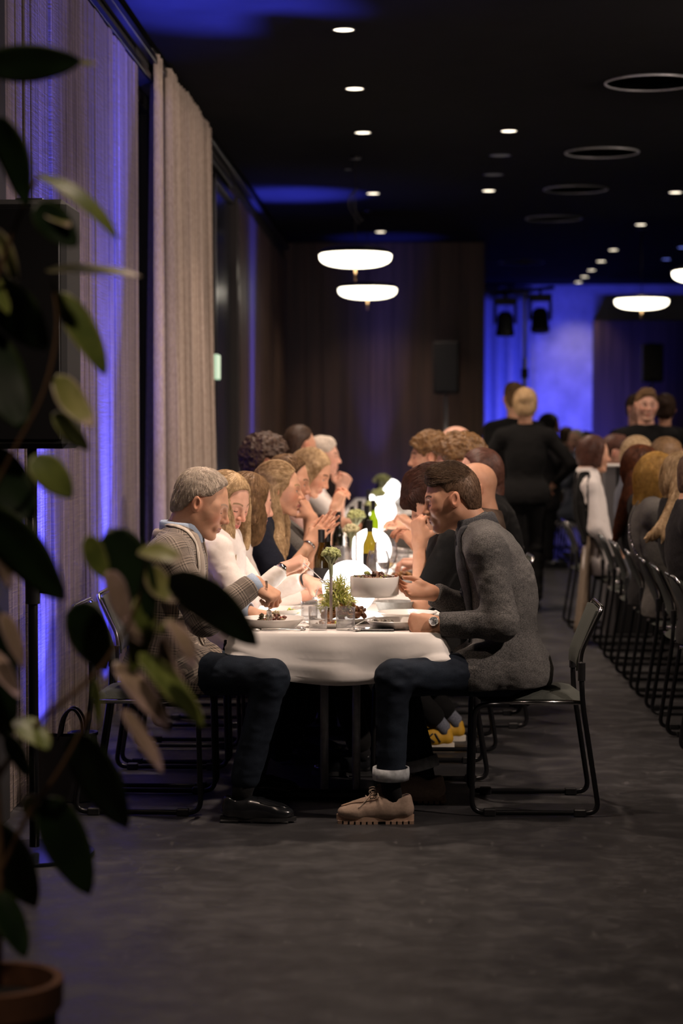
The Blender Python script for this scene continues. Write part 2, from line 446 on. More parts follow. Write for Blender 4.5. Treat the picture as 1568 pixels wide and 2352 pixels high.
    simple('lanyard', (.62, .55, .47), .7, nscale=60); simple('phone_glass', (.012, .012, .015), .08); simple('napkin', (.72, .68, .64), .9); simple('bag_leather', (.013, .012, .013), .4)
_mats()
# ------------------------------------------------------------------ the room
WX = -1.60          # face of the left wall
BY = 24.3           # face of the timber partition at the back
FY = 31.6           # far wall of the hall beyond
M = MATS
def struct(name, mb, mat, parent=None, **k):
    o = mb.out(name, mat, parent, smooth=k.pop('smooth', False), **k)
    if parent is None: o['kind'] = 'structure'
    return o

struct('floor', MB().box((-3.2, -3, -.1), (8.2, FY + .4, 0)), M['floor'])
struct('ceiling', MB().box((-3.2, -3, CEIL), (8.2, FY + .4, CEIL + .12)), M['ceiling'])
struct('wall_right', MB().box((8.0, -3, 0), (8.2, FY + .4, CEIL)), M['black_wall'])
struct('wall_front', MB().box((-3.2, -3.2, 0), (8.2, -3, CEIL)), M['black_wall'])
# left wall, dark stretch beside the camera
struct('wall_side', MB().box((WX - .3, -3, 0), (WX + .02, 7.62, CEIL)), M['black_wall'])
# sawn boards
wl = struct('wall_left', MB().box((WX - .3, 7.62, 0), (WX - .03, 11.47, CEIL)), M['black_wall'])
y = 7.64; k = 0
while y < 11.42:
    bw = RNG.choice((.085, .11, .125, .15)); y1 = min(y + bw, 11.47)
    pr = RNG.uniform(0, .016)
    b = MB().box((WX - .034, y + .0035, .0), (WX - .012 + pr, y1 - .0035, 3.59), .004).out('board', M['sawn_board'], wl, smooth=False)
    y = y1; k += 1
# rails below the ceiling
struct('trim_1', MB().box((WX - .02, 7.6, 3.70), (WX + .035, 24.28, 3.745), .004).box((WX - .02, 7.6, 3.60), (WX, 17.2, 3.64), .003), M['black_metal'])
# window bay with night-dark glass
wb = struct('wall_bay', MB().box((WX - .3, 11.47, 0), (WX - .20, 17.2, CEIL)).box((WX - .3, 11.47, 3.60), (WX - .02, 17.2, CEIL)), M['black_wall'])
w1 = empty('window_1', (WX - .12, 14.3, 0)); w1['kind'] = 'structure'
t = NT('night_glass'); t.set((.004, .005, .010), .06); t.done('night_glass')
for i in range(5):
    y0 = 11.52 + i * 1.13
    MB().box((WX - .17, y0 + .04, .08), (WX - .155, y0 + 1.10, 3.5)).out('pane', M['night_glass'], w1, smooth=False)
    MB().box((WX - .19, y0 - .03, 0), (WX - .10, y0 + .04, 3.58), .006).out('mullion', M['black_metal'], w1, smooth=False)
MB().box((WX - .19, 11.5, 3.5), (WX - .10, 17.17, 3.59), .006).out('window_head', M['black_metal'], w1, smooth=False)
MB().box((WX - .19, 11.5, 0), (WX - .10, 17.17, .08), .006).out('window_sill', M['black_metal'], w1, smooth=False)
# door frame that closes the bay
d1 = empty('door_1', (WX, 16.4, 0)); d1['kind'] = 'structure'
t = NT('dark_gloss'); t.set((.010, .012, .018), .18); t.done('dark_gloss')
MB().box((WX - .06, 15.55, .02), (WX - .01, 17.1, 3.44), .006).out('door_leaf', M['dark_gloss'], d1, smooth=False)
MB().box((WX - .09, 15.47, 0), (WX + .03, 15.55, 3.50), .006).out('door_jamb', M['black_metal'], d1, smooth=False)
t = NT('jamb_gloss'); t.set((.05, .045, .045), .22, .3); t.done('jamb_gloss')
MB().box((WX - .09, 17.1, 0), (WX + .06, 17.2, 3.50), .012).out('door_jamb', M['jamb_gloss'], d1, smooth=False)
MB().box((WX - .09, 15.47, 3.44), (WX + .03, 17.2, 3.50), .006).out('door_head', M['black_metal'], d1, smooth=False)
# dark veneer, left of the back
wv = struct('wall_panelled', MB().box((WX - .3, 17.2, 0), (WX - .04, BY + .3, CEIL)), M['black_wall'])
for i in range(12):
    y0 = 17.2 + i * .59
    MB().box((WX - .045, y0 + .004, .0), (WX - .02 + .006 * (i % 2), min(y0 + .586, BY), 3.58), .003).out('panel', M['dark_veneer'], wv, smooth=False)
# timber partition across the back
wp = struct('wall_back', MB().box((WX - .1, BY + .03, 0), (.80, BY + .3, CEIL)), M['black_wall'])
x = WX - .08; i = 0
while x < .80:
    x1 = min(x + RNG.choice((.20, .26, .30)), .81)
    MB().box((x + .002, BY, .0), (x1 - .002, BY + .03 + .0, CEIL - .012), .003).out('plank', M['dark_veneer'], wp, smooth=False)
    x = x1; i += 1
# hall beyond
wf = struct('wall_far', MB().box((-1.9, FY, 0), (8.2, FY + .2, CEIL)), M['plaster_pale'])
wd = struct('wall_far_dark', MB().box((2.74, FY - .25, 0), (8.0, FY, 3.22)), M['black_wall'])
for i in range(9):
    x0 = 2.74 + i * .58
    MB().box((x0 + .003, FY - .28, 0), (x0 + .577, FY - .25, 3.22), .003).out('panel', M['dark_veneer'], wd, smooth=False)

# ------------------------------------------------------------------ curtains
def curtain(name, x0, y0, x1, y1, z0, z1, folds, amp, mat, seed, parent=None, spread=.0):
    r = np.random.RandomState(seed); nu = folds * 10; nz = 16
    u = np.linspace(0, 1, nu + 1)
    ph = np.interp(u, np.linspace(0, 1, folds * 2 + 1), np.cumsum(np.r_[0, r.uniform(.6, 1.4, folds * 2)]) * math.pi)
    am = np.interp(u, np.linspace(0, 1, folds + 1), r.uniform(.55, 1.15, folds + 1)) * amp
    dr = unit(A(x1 - x0, y1 - y0, 0)); nn = A(dr[1], -dr[0], 0); L = math.hypot(x1 - x0, y1 - y0)
    G = np.zeros((nz + 1, nu + 1, 3))
    wob = r.uniform(-1, 1, folds + 1)
    for j in range(nz + 1):
        t = j / nz; z = z1 + (z0 - z1) * t
        s = u * L + spread * t * t * np.interp(u, [0, .4, 1], [.35, .2, 1]) + .012 * np.sin(ph * 2)
        off = am * (.5 + .6 * t) * np.sign(np.sin(ph)) * np.abs(np.sin(ph)) ** .75 + .03 * t * np.interp(u, np.linspace(0, 1, folds + 1), wob)
        G[j, :, 0] = x0 + dr[0] * s + nn[0] * off; G[j, :, 1] = y0 + dr[1] * s + nn[1] * off; G[j, :, 2] = z
    mb = MB(); mb.grid(G)
    o = mb.out(name, mat, parent)
    sm = o.modifiers.new('thick', 'SOLIDIFY'); sm.thickness = .004
    return o
cu = empty('curtain', (WX + .02, 13.4, 0), label='taupe pleated floor-length curtain beside the sawn-board wall', cat='curtain')
curtain('curtain_drop', WX + .015, 11.98, WX + .015, 12.28, .02, 3.76, 2, .06, M['curtain'], 3, cu, .02)
curtain('curtain_drop', WX + .02, 12.45, WX + .02, 14.95, .02, 3.76, 24, .085, M['curtain'], 5, cu, .30)
MB().tube([(WX + .01, 11.9, 3.775), (WX + .01, 15.3, 3.775)], .012, 8).out('curtain_track', M['black_metal'], cu)
cb = empty('curtain', (1.3, FY - .5, 0), label='pale far curtain lit blue behind the two stage lights', cat='curtain')
curtain('curtain_drop', .78, FY - .5, 1.72, FY - .45, .02, 3.72, 6, .06, M['curtain_back'], 9, cb, .05)
MB().tube([(.7, FY - .47, 3.74), (1.75, FY - .47, 3.74)], .015, 8).out('curtain_track', M['black_metal'], cb)

# ------------------------------------------------------------------ ceiling fittings
def downlight(x, y, mode, label, r=.06, power=None, aim=(0, 0), ang=104):
    o = empty('ceiling_downlight', (x, y, CEIL), label=label, cat='downlight', group='round downlights set in the dark ceiling')
    MB().lathe_open([(r + .008, -.001), (r + .008, -.006), (r, -.006), (r, .0), (r + .008, -.001)], (x, y, CEIL), 28).out('trim_ring', M['black_metal'], o)
    key = {'lit': 'downlight_glow', 'dim': 'downlight_dim', 'blue': 'downlight_blue'}[mode]
    MB().lathe([(.0001, -.0035), (r * .98, -.0035)], (x, y, CEIL), 28).out('lens', M[key], o)
    if mode == 'lit':
        lamp_spot('downlight_lamp', (x, y, CEIL - .03), (x + aim[0], y + aim[1], 0), power or DOWN_W, K_WARM, ang, .85, .08, o)
    return o
words = ['nearest lit downlight above the long table', 'second lit downlight above the long table', 'third lit downlight above the long table']
downlight(-.43, 11.5, 'lit', 'topmost lit downlight in the row above the long table')
downlight(-.43, 13.47, 'lit', 'second lit downlight from the top above the long table')
downlight(-.43, 15.44, 'lit', 'third lit downlight from the top, before the pendant cord')
downlight(-.44, 19.37, 'lit', 'small lit downlight between the two pendant cords', power=120)
downlight(-.44, 23.1, 'lit', 'small lit downlight closest to the timber partition', power=95)
for yy, pw in ((9.53, 1.3), (7.56, 1.3), (5.59, .55), (2.6, .55)): downlight(-.43, yy, 'lit', 'lit ceiling downlight above the near end of the long table, out of view', power=DOWN_W * pw)
downlight(-1.0, .6, 'lit', 'lit ceiling downlight behind the camera, out of view', power=DOWN_W * .6)
downlight(.69, 15.4, 'lit', 'lit downlight above the aisle, nearest of its row')
downlight(.67, 19.2, 'lit', 'lit downlight above the aisle, farther one of the row', power=110)
downlight(.68, 16.75, 'dim', 'unlit dark downlight just behind the bright aisle downlight', r=.085)
downlight(.67, 18.0, 'dim', 'unlit dark downlight before the farther aisle downlight', r=.085)
downlight(-.62, 17.6, 'dim', 'small unlit ceiling disc left of the pendant cord', r=.03)
for i, yy in enumerate((25.5, 27.2, 28.7, 29.9, 31.0)):
    downlight(2.47, yy, 'lit', ['first', 'second', 'third', 'fourth', 'farthest'][i] + ' pale downlight of the far row before the blue wall', power=40)
downlight(3.30, 25.2, 'blue', 'blue-tinted downlight at the right edge, upper one')
downlight(3.31, 26.9, 'blue', 'blue-tinted downlight near the right edge, lower one')
for yy in (8.2, 11.0, 13.8, 16.6, 19.4, 22.4): downlight(2.47, yy, 'lit', 'lit downlight above the right-hand table, out of view', power=22)

def ring_grille(x, y, label):
    o = empty('ceiling_speaker', (x, y, CEIL), label=label, cat='ceiling speaker', group='round ceiling speakers over the aisle')
    MB().tube([(x + .30 * math.cos(a), y + .30 * math.sin(a), CEIL - .006) for a in np.linspace(0, 2 * math.pi, 48, False)], .007, 8, closed=True).out('trim_ring', M['steel_brushed'], o)
    MB().lathe([(.0001, -.004), (.292, -.004)], (x, y, CEIL), 40).out('grille', M['black_matte'], o)
for i, (x, y) in enumerate(((1.53, 13.3), (1.51, 16.6), (1.49, 19.1), (1.46, 21.7), (1.40, 27.3))):
    ring_grille(x, y, ['largest round ceiling speaker ring cut by the right edge', 'second round ceiling speaker ring, rim catching warm light', 'third round ceiling speaker ring, dim bluish rim', 'fourth round ceiling speaker ring above the stage lights', 'farthest round ceiling speaker ring in the hall beyond'][i])

def pendant(x, y, label, loop=False, power=1):
    zr = 2.975
    o = empty('pendant_lamp', (x, y, CEIL), label=label, cat='pendant lamp')
    R = .305
    prof = [(R * math.sin(a) ** .8, zr - .004 - .100 * max(math.cos(a), 0) ** .75) for a in np.linspace(0.001, math.pi / 2, 16)] + [(R, zr + .002), (R - .015, zr + .012), (.0001, zr + .012)]
    prof = [(max(r, .0001), z) for r, z in prof]
    MB().lathe(prof, (x, y, 0), 44).out('diffuser', M['pendant_light'], o)
    top = [(R + .006, zr + .012), (R + .004, zr + .02)] + [((R + .004) * math.cos(a), zr + .02 + .055 * math.sin(a)) for a in np.linspace(.1, math.pi / 2 - .02, 9)]
    MB().lathe(top, (x, y, 0), 44).out('top_shell', M['black_metal'], o)
    MB().tube([(x, y, zr - .215), (x, y, zr - .10)], .011, 10).out('finial', M['brass'], o)
    MB().lathe([(.0001, CEIL), (.05, CEIL), (.05, CEIL - .02), (.0001, CEIL - .022)], (x, y, 0), 20).out('ceiling_rose', M['black_metal'], o)
    pts = [(x, y, CEIL - .01), (x, y, zr + .06)]
    mb = MB().tube(pts, .004, 6)
    if loop:
        lp = [A(x, y, CEIL - .28), A(x - .05, y, CEIL - .33), A(x - .055, y, CEIL - .42), A(x - .01, y, CEIL - .50), A(x + .03, y, CEIL - .56)]
        mb.tube(catmull(lp, 5), .006, 6); lp = [p * A(1, 1, 1) + A(.03, 0, .02) for p in lp]; mb.tube(catmull(lp, 5), .006, 6)
    mb.out('cord', M['black_plastic'], o)
pendant(-.53, 16.8, 'glowing domed pendant lamp over the long table, the higher one', True)
pendant(-.53, 20.8, 'glowing domed pendant lamp over the long table, the lower one')
pendant(2.52, 22.7, 'glowing domed pendant lamp hanging right of the stage lights')
pendant(2.66, 18.7, 'glowing domed pendant lamp cut off by the right edge')

# ------------------------------------------------------------------ blue uplights on the floor
def uplight(x, y, tx, ty, label, power=UP_W, ang=29, tz=3.2, blend=1.0, spill=.10, ceil=None):
    o = empty('floor_uplight', (x, y, 0), label=label, cat='stage light', group='blue floor uplights')
    d = unit(A(tx - x, ty - y, tz))
    MB().lathe([(.0001, .05), (.052, .05), (.06, .07), (.06, .20), (.066, .205), (.066, .215), (.05, .215), (.05, .19), (.0001, .185)], (x, y, 0), 20).out('lamp_can', M['black_metal'], o)
    mb = MB(); mb.tube(round_path([(x, y - .075, .13), (x, y - .075, .012), (x, y + .075, .012), (x, y + .075, .13)], .02), .006, 6); mb.out('yoke', M['black_metal'], o)
    lamp_spot('uplight_lamp', (x, y, .225), (tx, ty, tz), power, K_BLUE, ang, blend, .03, o)
    if ceil is not None: lamp_spot('uplight_lamp', (x, y, .225), (*ceil, CEIL), power * 4.5, K_BLUE, 26, 1.0, .03, o)  # second lamp added to the can for a blue patch on the ceiling
    if spill: lamp_spot('uplight_lamp', (x, y, .225), (tx, ty, tz * .6), power * spill, K_BLUE, 75, 1.0, .03, o); lamp_spot('uplight_lamp', (x, y, .225), (x + (tx - x) * 2, y + (ty - y) * 2, 1.0), power * spill * .12, K_BLUE, 150, 1.0, .03, o)
uplight(WX + .17, 10.16, WX + .02, 10.20, 'blue floor uplight washing the sawn boards behind the left chair', ceil=(-1.05, 10.95))
uplight(WX + .17, 8.42, WX + .02, 8.44, 'blue floor uplight washing the boards beside the plant')
uplight(WX + .20, 19.3, WX + .12, 19.4, 'blue floor uplight by the panelled wall past the curtain', power=UP_W * .7, ang=30, ceil=(-1.2, 19.5))
uplight(WX + .16, 11.7, WX - .1, 11.75, 'blue floor uplight at the foot of the curtain edge', power=UP_W * .10, ang=30)
uplight(-.52, BY - .35, -.50, BY - .02, 'blue floor uplight at the foot of the timber partition', ceil=(-.4, BY - .45), power=UP_W * .11, ang=26, tz=2.6, blend=1)
for i, (x, tx) in enumerate(((1.35, 1.3), (1.95, 2.0), (2.5, 2.45))):
    uplight(x, FY - 2.2, tx, FY - .05, 'blue floor uplight washing the far pale wall, number %s from the curtain' % ['one', 'two', 'three'][i], power=UP_W * .085, ang=85, tz=2.3, spill=0)

# ------------------------------------------------------------------ warm wash spotlights on the right of the ceiling
def wash(x, y, target, label, power, ang=84, col=K_WASH):
    o = empty('wash_spotlight', (x, y, CEIL), label=label, cat='spotlight', group='ceiling wash spotlights right of the view')
    d = unit(A(*target) - A(x, y, CEIL - .22)); R = frame(d, A(0, 0, 1)); Rz = np.stack([R[:, 1], R[:, 2], R[:, 0]], 1)
    MB().lathe([(.0001, CEIL), (.06, CEIL), (.06, CEIL - .025), (.0001, CEIL - .025)], (x, y, 0), 16).tube([(x, y, CEIL - .02), (x, y, CEIL - .16)], .010, 8).out('ceiling_mount', M['black_metal'], o)
    MB().lathe([(.0001, -.10), (.05, -.10), (.055, -.06), (.06, .08), (.05, .08), (.045, .03), (.0001, .03)], (x, y, CEIL - .22), 20, Rz).out('lamp_can', M['black_metal'], o)
    lamp_spot('wash_lamp', A(x, y, CEIL - .22) + d * .10, target, power, col, ang, .7, .06, o)
wash(3.3, 6.3, (-1.6, 9.6, 1.9), 'warm wash spotlight aimed at the sawn boards, out of view', WASH_W)
wash(3.6, 10.2, (-1.6, 13.2, 1.9), 'warm wash spotlight aimed at the curtain, out of view', WASH_W)
wash(4.6, 14.0, (-1.2, 16.5, 1.2), 'warm wash spotlight aimed along the long table, out of view', WASH_W * .5)
from mathutils.bvhtree import BVHTree
# ------------------------------------------------------------------ implicit surfaces
def vnoise(p, seed=0):
    p = np.asarray(p); i = np.floor(p).astype(np.int64); f = p - i; f = f * f * (3 - 2 * f)
    def h(o):
        q = i + np.array(o)
        n = (q[..., 0] * 374761393 + q[..., 1] * 668265263 + q[..., 2] * 1274126177 + seed * 974634777) & 0x7fffffff
        n = ((n ^ (n >> 13)) * 1274126177) & 0x7fffffff
        return ((n ^ (n >> 16)) & 0xffff) / 65535.0
    r = 0
    for a in (0, 1):
        for b in (0, 1):
            for c in (0, 1):
                r = r + h((a, b, c)) * (f[..., 0] if a else 1 - f[..., 0]) * (f[..., 1] if b else 1 - f[..., 1]) * (f[..., 2] if c else 1 - f[..., 2])
    return r * 2 - 1

def cone(a, b, ra, rb=None, k=.02, op='u'): return ('c', np.asarray(a, float), np.asarray(b, float), ra, ra if rb is None else rb, k, op)
def ell(c, r, R=None, k=.02, op='u'): return ('e', np.asarray(c, float), np.asarray(r, float) if hasattr(r, '__len__') else A(r, r, r), np.eye(3) if R is None else np.asarray(R, float), k, op)

def prim_box(p):
    if p[0] == 'c':
        r = max(p[3], p[4]); return np.minimum(p[1], p[2]) - r, np.maximum(p[1], p[2]) + r
    e = np.sqrt(((p[3] * p[2]) ** 2).sum(1)); return p[1] - e, p[1] + e

def prim_d(p, X, Y, Z):
    if p[0] == 'c':
        a, b, ra, rb = p[1:5]; ab = b - a; L = ab @ ab + 1e-12
        dx, dy, dz = X - a[0], Y - a[1], Z - a[2]
        t = np.clip((dx * ab[0] + dy * ab[1] + dz * ab[2]) / L, 0, 1)
        return np.sqrt((dx - t * ab[0]) ** 2 + (dy - t * ab[1]) ** 2 + (dz - t * ab[2]) ** 2) - (ra + (rb - ra) * t)
    c, r, R = p[1:4]; dx, dy, dz = X - c[0], Y - c[1], Z - c[2]
    q = [(R[0, i] * dx + R[1, i] * dy + R[2, i] * dz) / r[i] for i in range(3)]
    k0 = np.sqrt(q[0] ** 2 + q[1] ** 2 + q[2] ** 2); k1 = np.sqrt((q[0] / r[0]) ** 2 + (q[1] / r[1]) ** 2 + (q[2] / r[2]) ** 2) + 1e-9
    return k0 * (k0 - 1) / k1

def field_mesh(prims, h, fn=None, pad=.012, lo=None, hi=None):
    """surface-net mesh of the smooth union of prims; fn(D,X,Y,Z) edits the field"""
    bs = [prim_box(p) for p in prims if p[-1] == 'u']
    L = np.min([b[0] for b in bs], 0) - pad - h; H = np.max([b[1] for b in bs], 0) + pad + h
    if lo is not None: L = np.maximum(L, lo)
    if hi is not None: H = np.minimum(H, hi)
    n = np.ceil((H - L) / h).astype(int) + 2
    ax = [L[i] + h * np.arange(n[i]) for i in range(3)]
    D = np.full(n, .06, np.float32)
    for p in prims:
        k = p[-2]; b0, b1 = prim_box(p); m = k + 2.5 * h + (.02 if p[-1] == 'u' else 0)
        s = []
        for i in range(3):
            i0 = max(0, int((b0[i] - m - L[i]) / h)); i1 = min(n[i], int((b1[i] + m - L[i]) / h) + 2); s.append(slice(i0, i1))
        if any(q.start >= q.stop for q in s): continue
        s = tuple(s)
        d = prim_d(p, ax[0][s[0]][:, None, None], ax[1][s[1]][None, :, None], ax[2][s[2]][None, None, :])
        c = D[s]
        if p[-1] == 'u':
            e = np.maximum(k - np.abs(c - d), 0) / k; D[s] = np.minimum(c, d) - e * e * k * .25
        else:
            d = -d; e = np.maximum(k - np.abs(c - d), 0) / k; D[s] = np.maximum(c, d) + e * e * k * .25
    if fn is not None: D = fn(D, ax[0][:, None, None], ax[1][None, :, None], ax[2][None, None, :])
    for i in range(3):
        sl = [slice(None)] * 3
        for e in (0, -1): sl[i] = e; D[tuple(sl)] = np.maximum(D[tuple(sl)], h * .5)
    return nets(D, L, h)

def nets(D, L, h):
    S = D < 0
    c8 = [S[a:S.shape[0] - 1 + a, b:S.shape[1] - 1 + b, c:S.shape[2] - 1 + c] for a in (0, 1) for b in (0, 1) for c in (0, 1)]
    cnt = sum(x.astype(np.int8) for x in c8); mk = (cnt > 0) & (cnt < 8)
    I, J, K = np.nonzero(mk)
    if len(I) == 0: return np.zeros((0, 3)), np.zeros((0, 4), int)
    acc = np.zeros((len(I), 3)); num = np.zeros(len(I))
    co = {(a, b, c): D[I + a, J + b, K + c] for a in (0, 1) for b in (0, 1) for c in (0, 1)}
    for a in co:
        for axs in range(3):
            if a[axs]: continue
            b = list(a); b[axs] = 1; va = co[a]; vb = co[tuple(b)]; m = (va < 0) != (vb < 0)
            t = np.where(m, va / np.where(m, va - vb, 1), 0)
            pt = np.array(a, float)[None, :] + np.zeros((len(I), 3)); pt[:, axs] += t
            acc += pt * m[:, None]; num += m
    V = L + (np.stack([I, J, K], 1) + acc / num[:, None]) * h
    idx = -np.ones(mk.shape, np.int64); idx[I, J, K] = np.arange(len(I))
    Q = []
    for axs in range(3):
        s0 = [slice(None)] * 3; s1 = [slice(None)] * 3; s0[axs] = slice(0, -1); s1[axs] = slice(1, None)
        a = S[tuple(s0)]; b = S[tuple(s1)]; ch = a != b
        o1, o2 = [(1, 2), (2, 0), (0, 1)][axs]
        e = np.argwhere(ch); ok = (e[:, o1] > 0) & (e[:, o2] > 0) & (e[:, o1] < mk.shape[o1]) & (e[:, o2] < mk.shape[o2]); e = e[ok]
        if len(e) == 0: continue
        def g(d1, d2):
            q = e.copy(); q[:, o1] += d1; q[:, o2] += d2; return idx[q[:, 0], q[:, 1], q[:, 2]]
        q = np.stack([g(-1, -1), g(0, -1), g(0, 0), g(-1, 0)], 1)
        ins = a[e[:, 0], e[:, 1], e[:, 2]]; q[~ins] = q[~ins][:, ::-1]; Q.append(q)
    Q = np.concatenate(Q); Q = Q[(Q >= 0).all(1)]
    return V, Q

def joinm(ms):
    V = []; F = []; C = []; n = 0
    for v, f, c in ms:
        V.append(v); F.append(f + n); C.append(c); n += len(v)
    return np.concatenate(V), np.concatenate(F), np.concatenate(C)

def normals(V, Q):
    N = np.zeros_like(V); a, b, c, d = (V[Q[:, i]] for i in range(4)); n = np.cross(c - a, d - b)
    for i in range(4): np.add.at(N, Q[:, i], n)
    return N / (np.linalg.norm(N, axis=1)[:, None] + 1e-12)

def limb_uv(V, Q, segs):
    """per-corner cloth coordinates: along and around the closest limb segment"""
    ctr = V[Q].mean(1); best = np.full(len(Q), 1e9); which = np.zeros(len(Q), int)
    for i, (a, b, r, ref) in enumerate(segs):
        ab = b - a; t = np.clip(((ctr - a) @ ab) / (ab @ ab), 0, 1); d = np.linalg.norm(ctr - a - t[:, None] * ab, axis=1) - r
        m = d < best; best[m] = d[m]; which[m] = i
    UV = np.zeros((len(Q), 4, 2))
    for i, (a, b, r, ref) in enumerate(segs):
        m = which == i
        if not m.any(): continue
        z = unit(b - a); x = unit(np.asarray(ref) - z * np.dot(ref, z)); y = np.cross(z, x)
        p = V[Q[m]] - a; ang = np.arctan2(p @ y, p @ x); ang = ang[:, :1] + (ang - ang[:, :1] + math.pi) % (2 * math.pi) - math.pi
        UV[m, :, 0] = ang * r + i * .031; UV[m, :, 1] = p @ z + i * .017
    return UV.reshape(-1, 2)

# ------------------------------------------------------------------ heads (local: +x face, +y left, +z up, origin between the ears)
SKINS = {'pale': (.70, .45, .34), 'warm': (.70, .40, .265), 'tan': (.60, .325, .21), 'rosy': (.72, .42, .31)}
def head_prims(neck, female=False, slim=1.0):
    f = female; p = []
    p.append(ell((-.012, 0, .030), (.097, .076, .088), k=.02))
    p.append(ell((.020, 0, -.028), (.067, .0665 if not f else .062, .082), k=.04))
    for s in (-1, 1):
        p.append(cone((-.006, s * .052, -.052), (.062, s * .018, -.101), .021 if not f else .018, .017 if not f else .014, .022))
        p.append(ell((.054, s * .038, -.026), (.022, .021, .022), k=.045))
        p.append(cone((.078, s * .010, .017), (.056, s * .050, .014), .0110 if not f else .009, .0085, .026))
    p.append(ell((.079, 0, -.103), (.017, .022, .015), k=.02))
    p.append(cone((.086, 0, .008), (.1115, 0, -.031), .0075, .0105, .014))
    for s in (-1, 1):
        p.append(ell((.0985, s * .0115, -.0365), (.011, .0075, .0085), k=.008))
        p.append(ell((.094, s * .033, .000), (.014, .0165, .0125), k=.014, op='s'))
        p.append(ell((.0735, s * .032, -.001), (.0135, .0150, .0125), k=.003))
        R = np.array(Matrix.Rotation(math.radians(-12), 3, 'Y')) @ np.array(Matrix.Rotation(math.radians(s * 22), 3, 'Z'))
        p.append(ell((-.012, s * .0835, -.006), (.0172, .0078, .0305), R, .008)); p.append(ell((-.004, s * .076, -.010), (.012, .012, .022), k=.008))
        p.append(ell((-.008, s * .0925, -.003), (.0105, .0065, .0195), R, .004, 's'))
    p.append(ell((.084, 0, -.066), (.014, .027, .017), k=.018))
    p.append(cone((0.0955, 0, -.0640), (.080, .021, -.0665), .0058, .0035, .006)); p.append(cone((0.0955, 0, -.0640), (.080, -.021, -.0665), .0058, .0035, .006))
    p.append(cone((0.0935, 0, -.0745), (.079, .018, -.0715), .0066, .0035, .006)); p.append(cone((0.0935, 0, -.0745), (.079, -.018, -.0715), .0066, .0035, .006))
    p.append(cone((.0985, .020, -.0692), (.0985, -.020, -.0692), .0018, .0018, .003, 's'))
    nr = .049 if f else .058
    nk = np.asarray(neck, float)
    p.append(cone((-.032, 0, -.050), nk, nr * .97, nr * 1.1, .03))
    p.append(cone((.006, 0, -.082), nk + A(.022, 0, .01), .030, .036, .022))
    return p

def head_tint(V, base, hair=(.05, .03, .02), stubble=0, lips=(.50, .17, .14), brow=1.0, blush=.5, eye=True):
    b = np.asarray(base, float); C = np.tile(b, (len(V), 1)); x, y, z = V.T; ay = np.abs(y)
    def put(m, col, s=1.0):
        m = np.clip(m, 0, 1)[:, None] * s; C[:] = C * (1 - m) + np.asarray(col) * m
    g = lambda cx, cy, cz, r: np.exp(-(((x - cx) ** 2 + (ay - cy) ** 2 + (z - cz) ** 2) / r ** 2))
    put(g(.075, .045, -.03, .028), b * A(1.10, .80, .78), blush); put(g(.112, 0, -.033, .016), b * A(1.08, .80, .76), blush)
    put(g(-.01, .088, -.005, .03), b * A(1.10, .72, .66), .5)
    if stubble:
        m = np.clip((-.030 - z) / .02, 0, 1) * np.clip((x + .02) / .03, 0, 1) * np.clip((z + .145) / .02, 0, 1)
        put(m, np.asarray(hair) * 2.2 + b * .18, stubble)
    m = (x > .066) * np.clip(1 - np.maximum(np.abs(z + .069) - .0065, 0) / .002, 0, 1) * (ay < .0225); put(m, lips, .85)
    zb = .0215 + .006 * (1 - ((ay - .033) / .022) ** 2)
    m = np.clip(1 - np.abs(z - zb) / .0048, 0, 1) * (x > .045) * (ay > .012) * (ay < .055); put(m * 1.6, np.asarray(hair) * 1.4, brow)
    if eye == 'down':
        d = np.sqrt((x - .0735) ** 2 + (ay - .032) ** 2 + (z + .001) ** 2)
        m3 = (d < .0172) & (np.abs(z + .0075) < .0019) & (x > .066); put(m3.astype(float), (.06, .035, .028), .85)
    elif eye:
        d = np.sqrt((x - .0735) ** 2 + (ay - .032) ** 2 + (z + .001) ** 2)
        m = (d < .0158) & (np.abs(z + .004) < .0032) & (x > .072); put(m.astype(float), (.62, .58, .55), .85)
        m2 = m & (np.abs(ay - .033) < .0055); put(m2.astype(float), (.03, .03, .035), 1)
        m3 = (d < .0165) & (np.abs(z - .0005) < .0016) & (x > .068); put(m3.astype(float), (.05, .03, .025), .8)
    return C

def head_dir(yaw, pitch, roll=0.0):
    """yaw 0 = +X, positive towards +Y; pitch positive = looking up"""
    y, p, r = map(math.radians, (yaw, pitch, roll))
    x = A(math.cos(y) * math.cos(p), math.sin(y) * math.cos(p), math.sin(p)); l = A(-math.sin(y), math.cos(y), 0); u = np.cross(x, l)
    l2 = l * math.cos(r) + u * math.sin(r); u2 = np.cross(x, l2); return np.stack([x, l2, u2], 1)

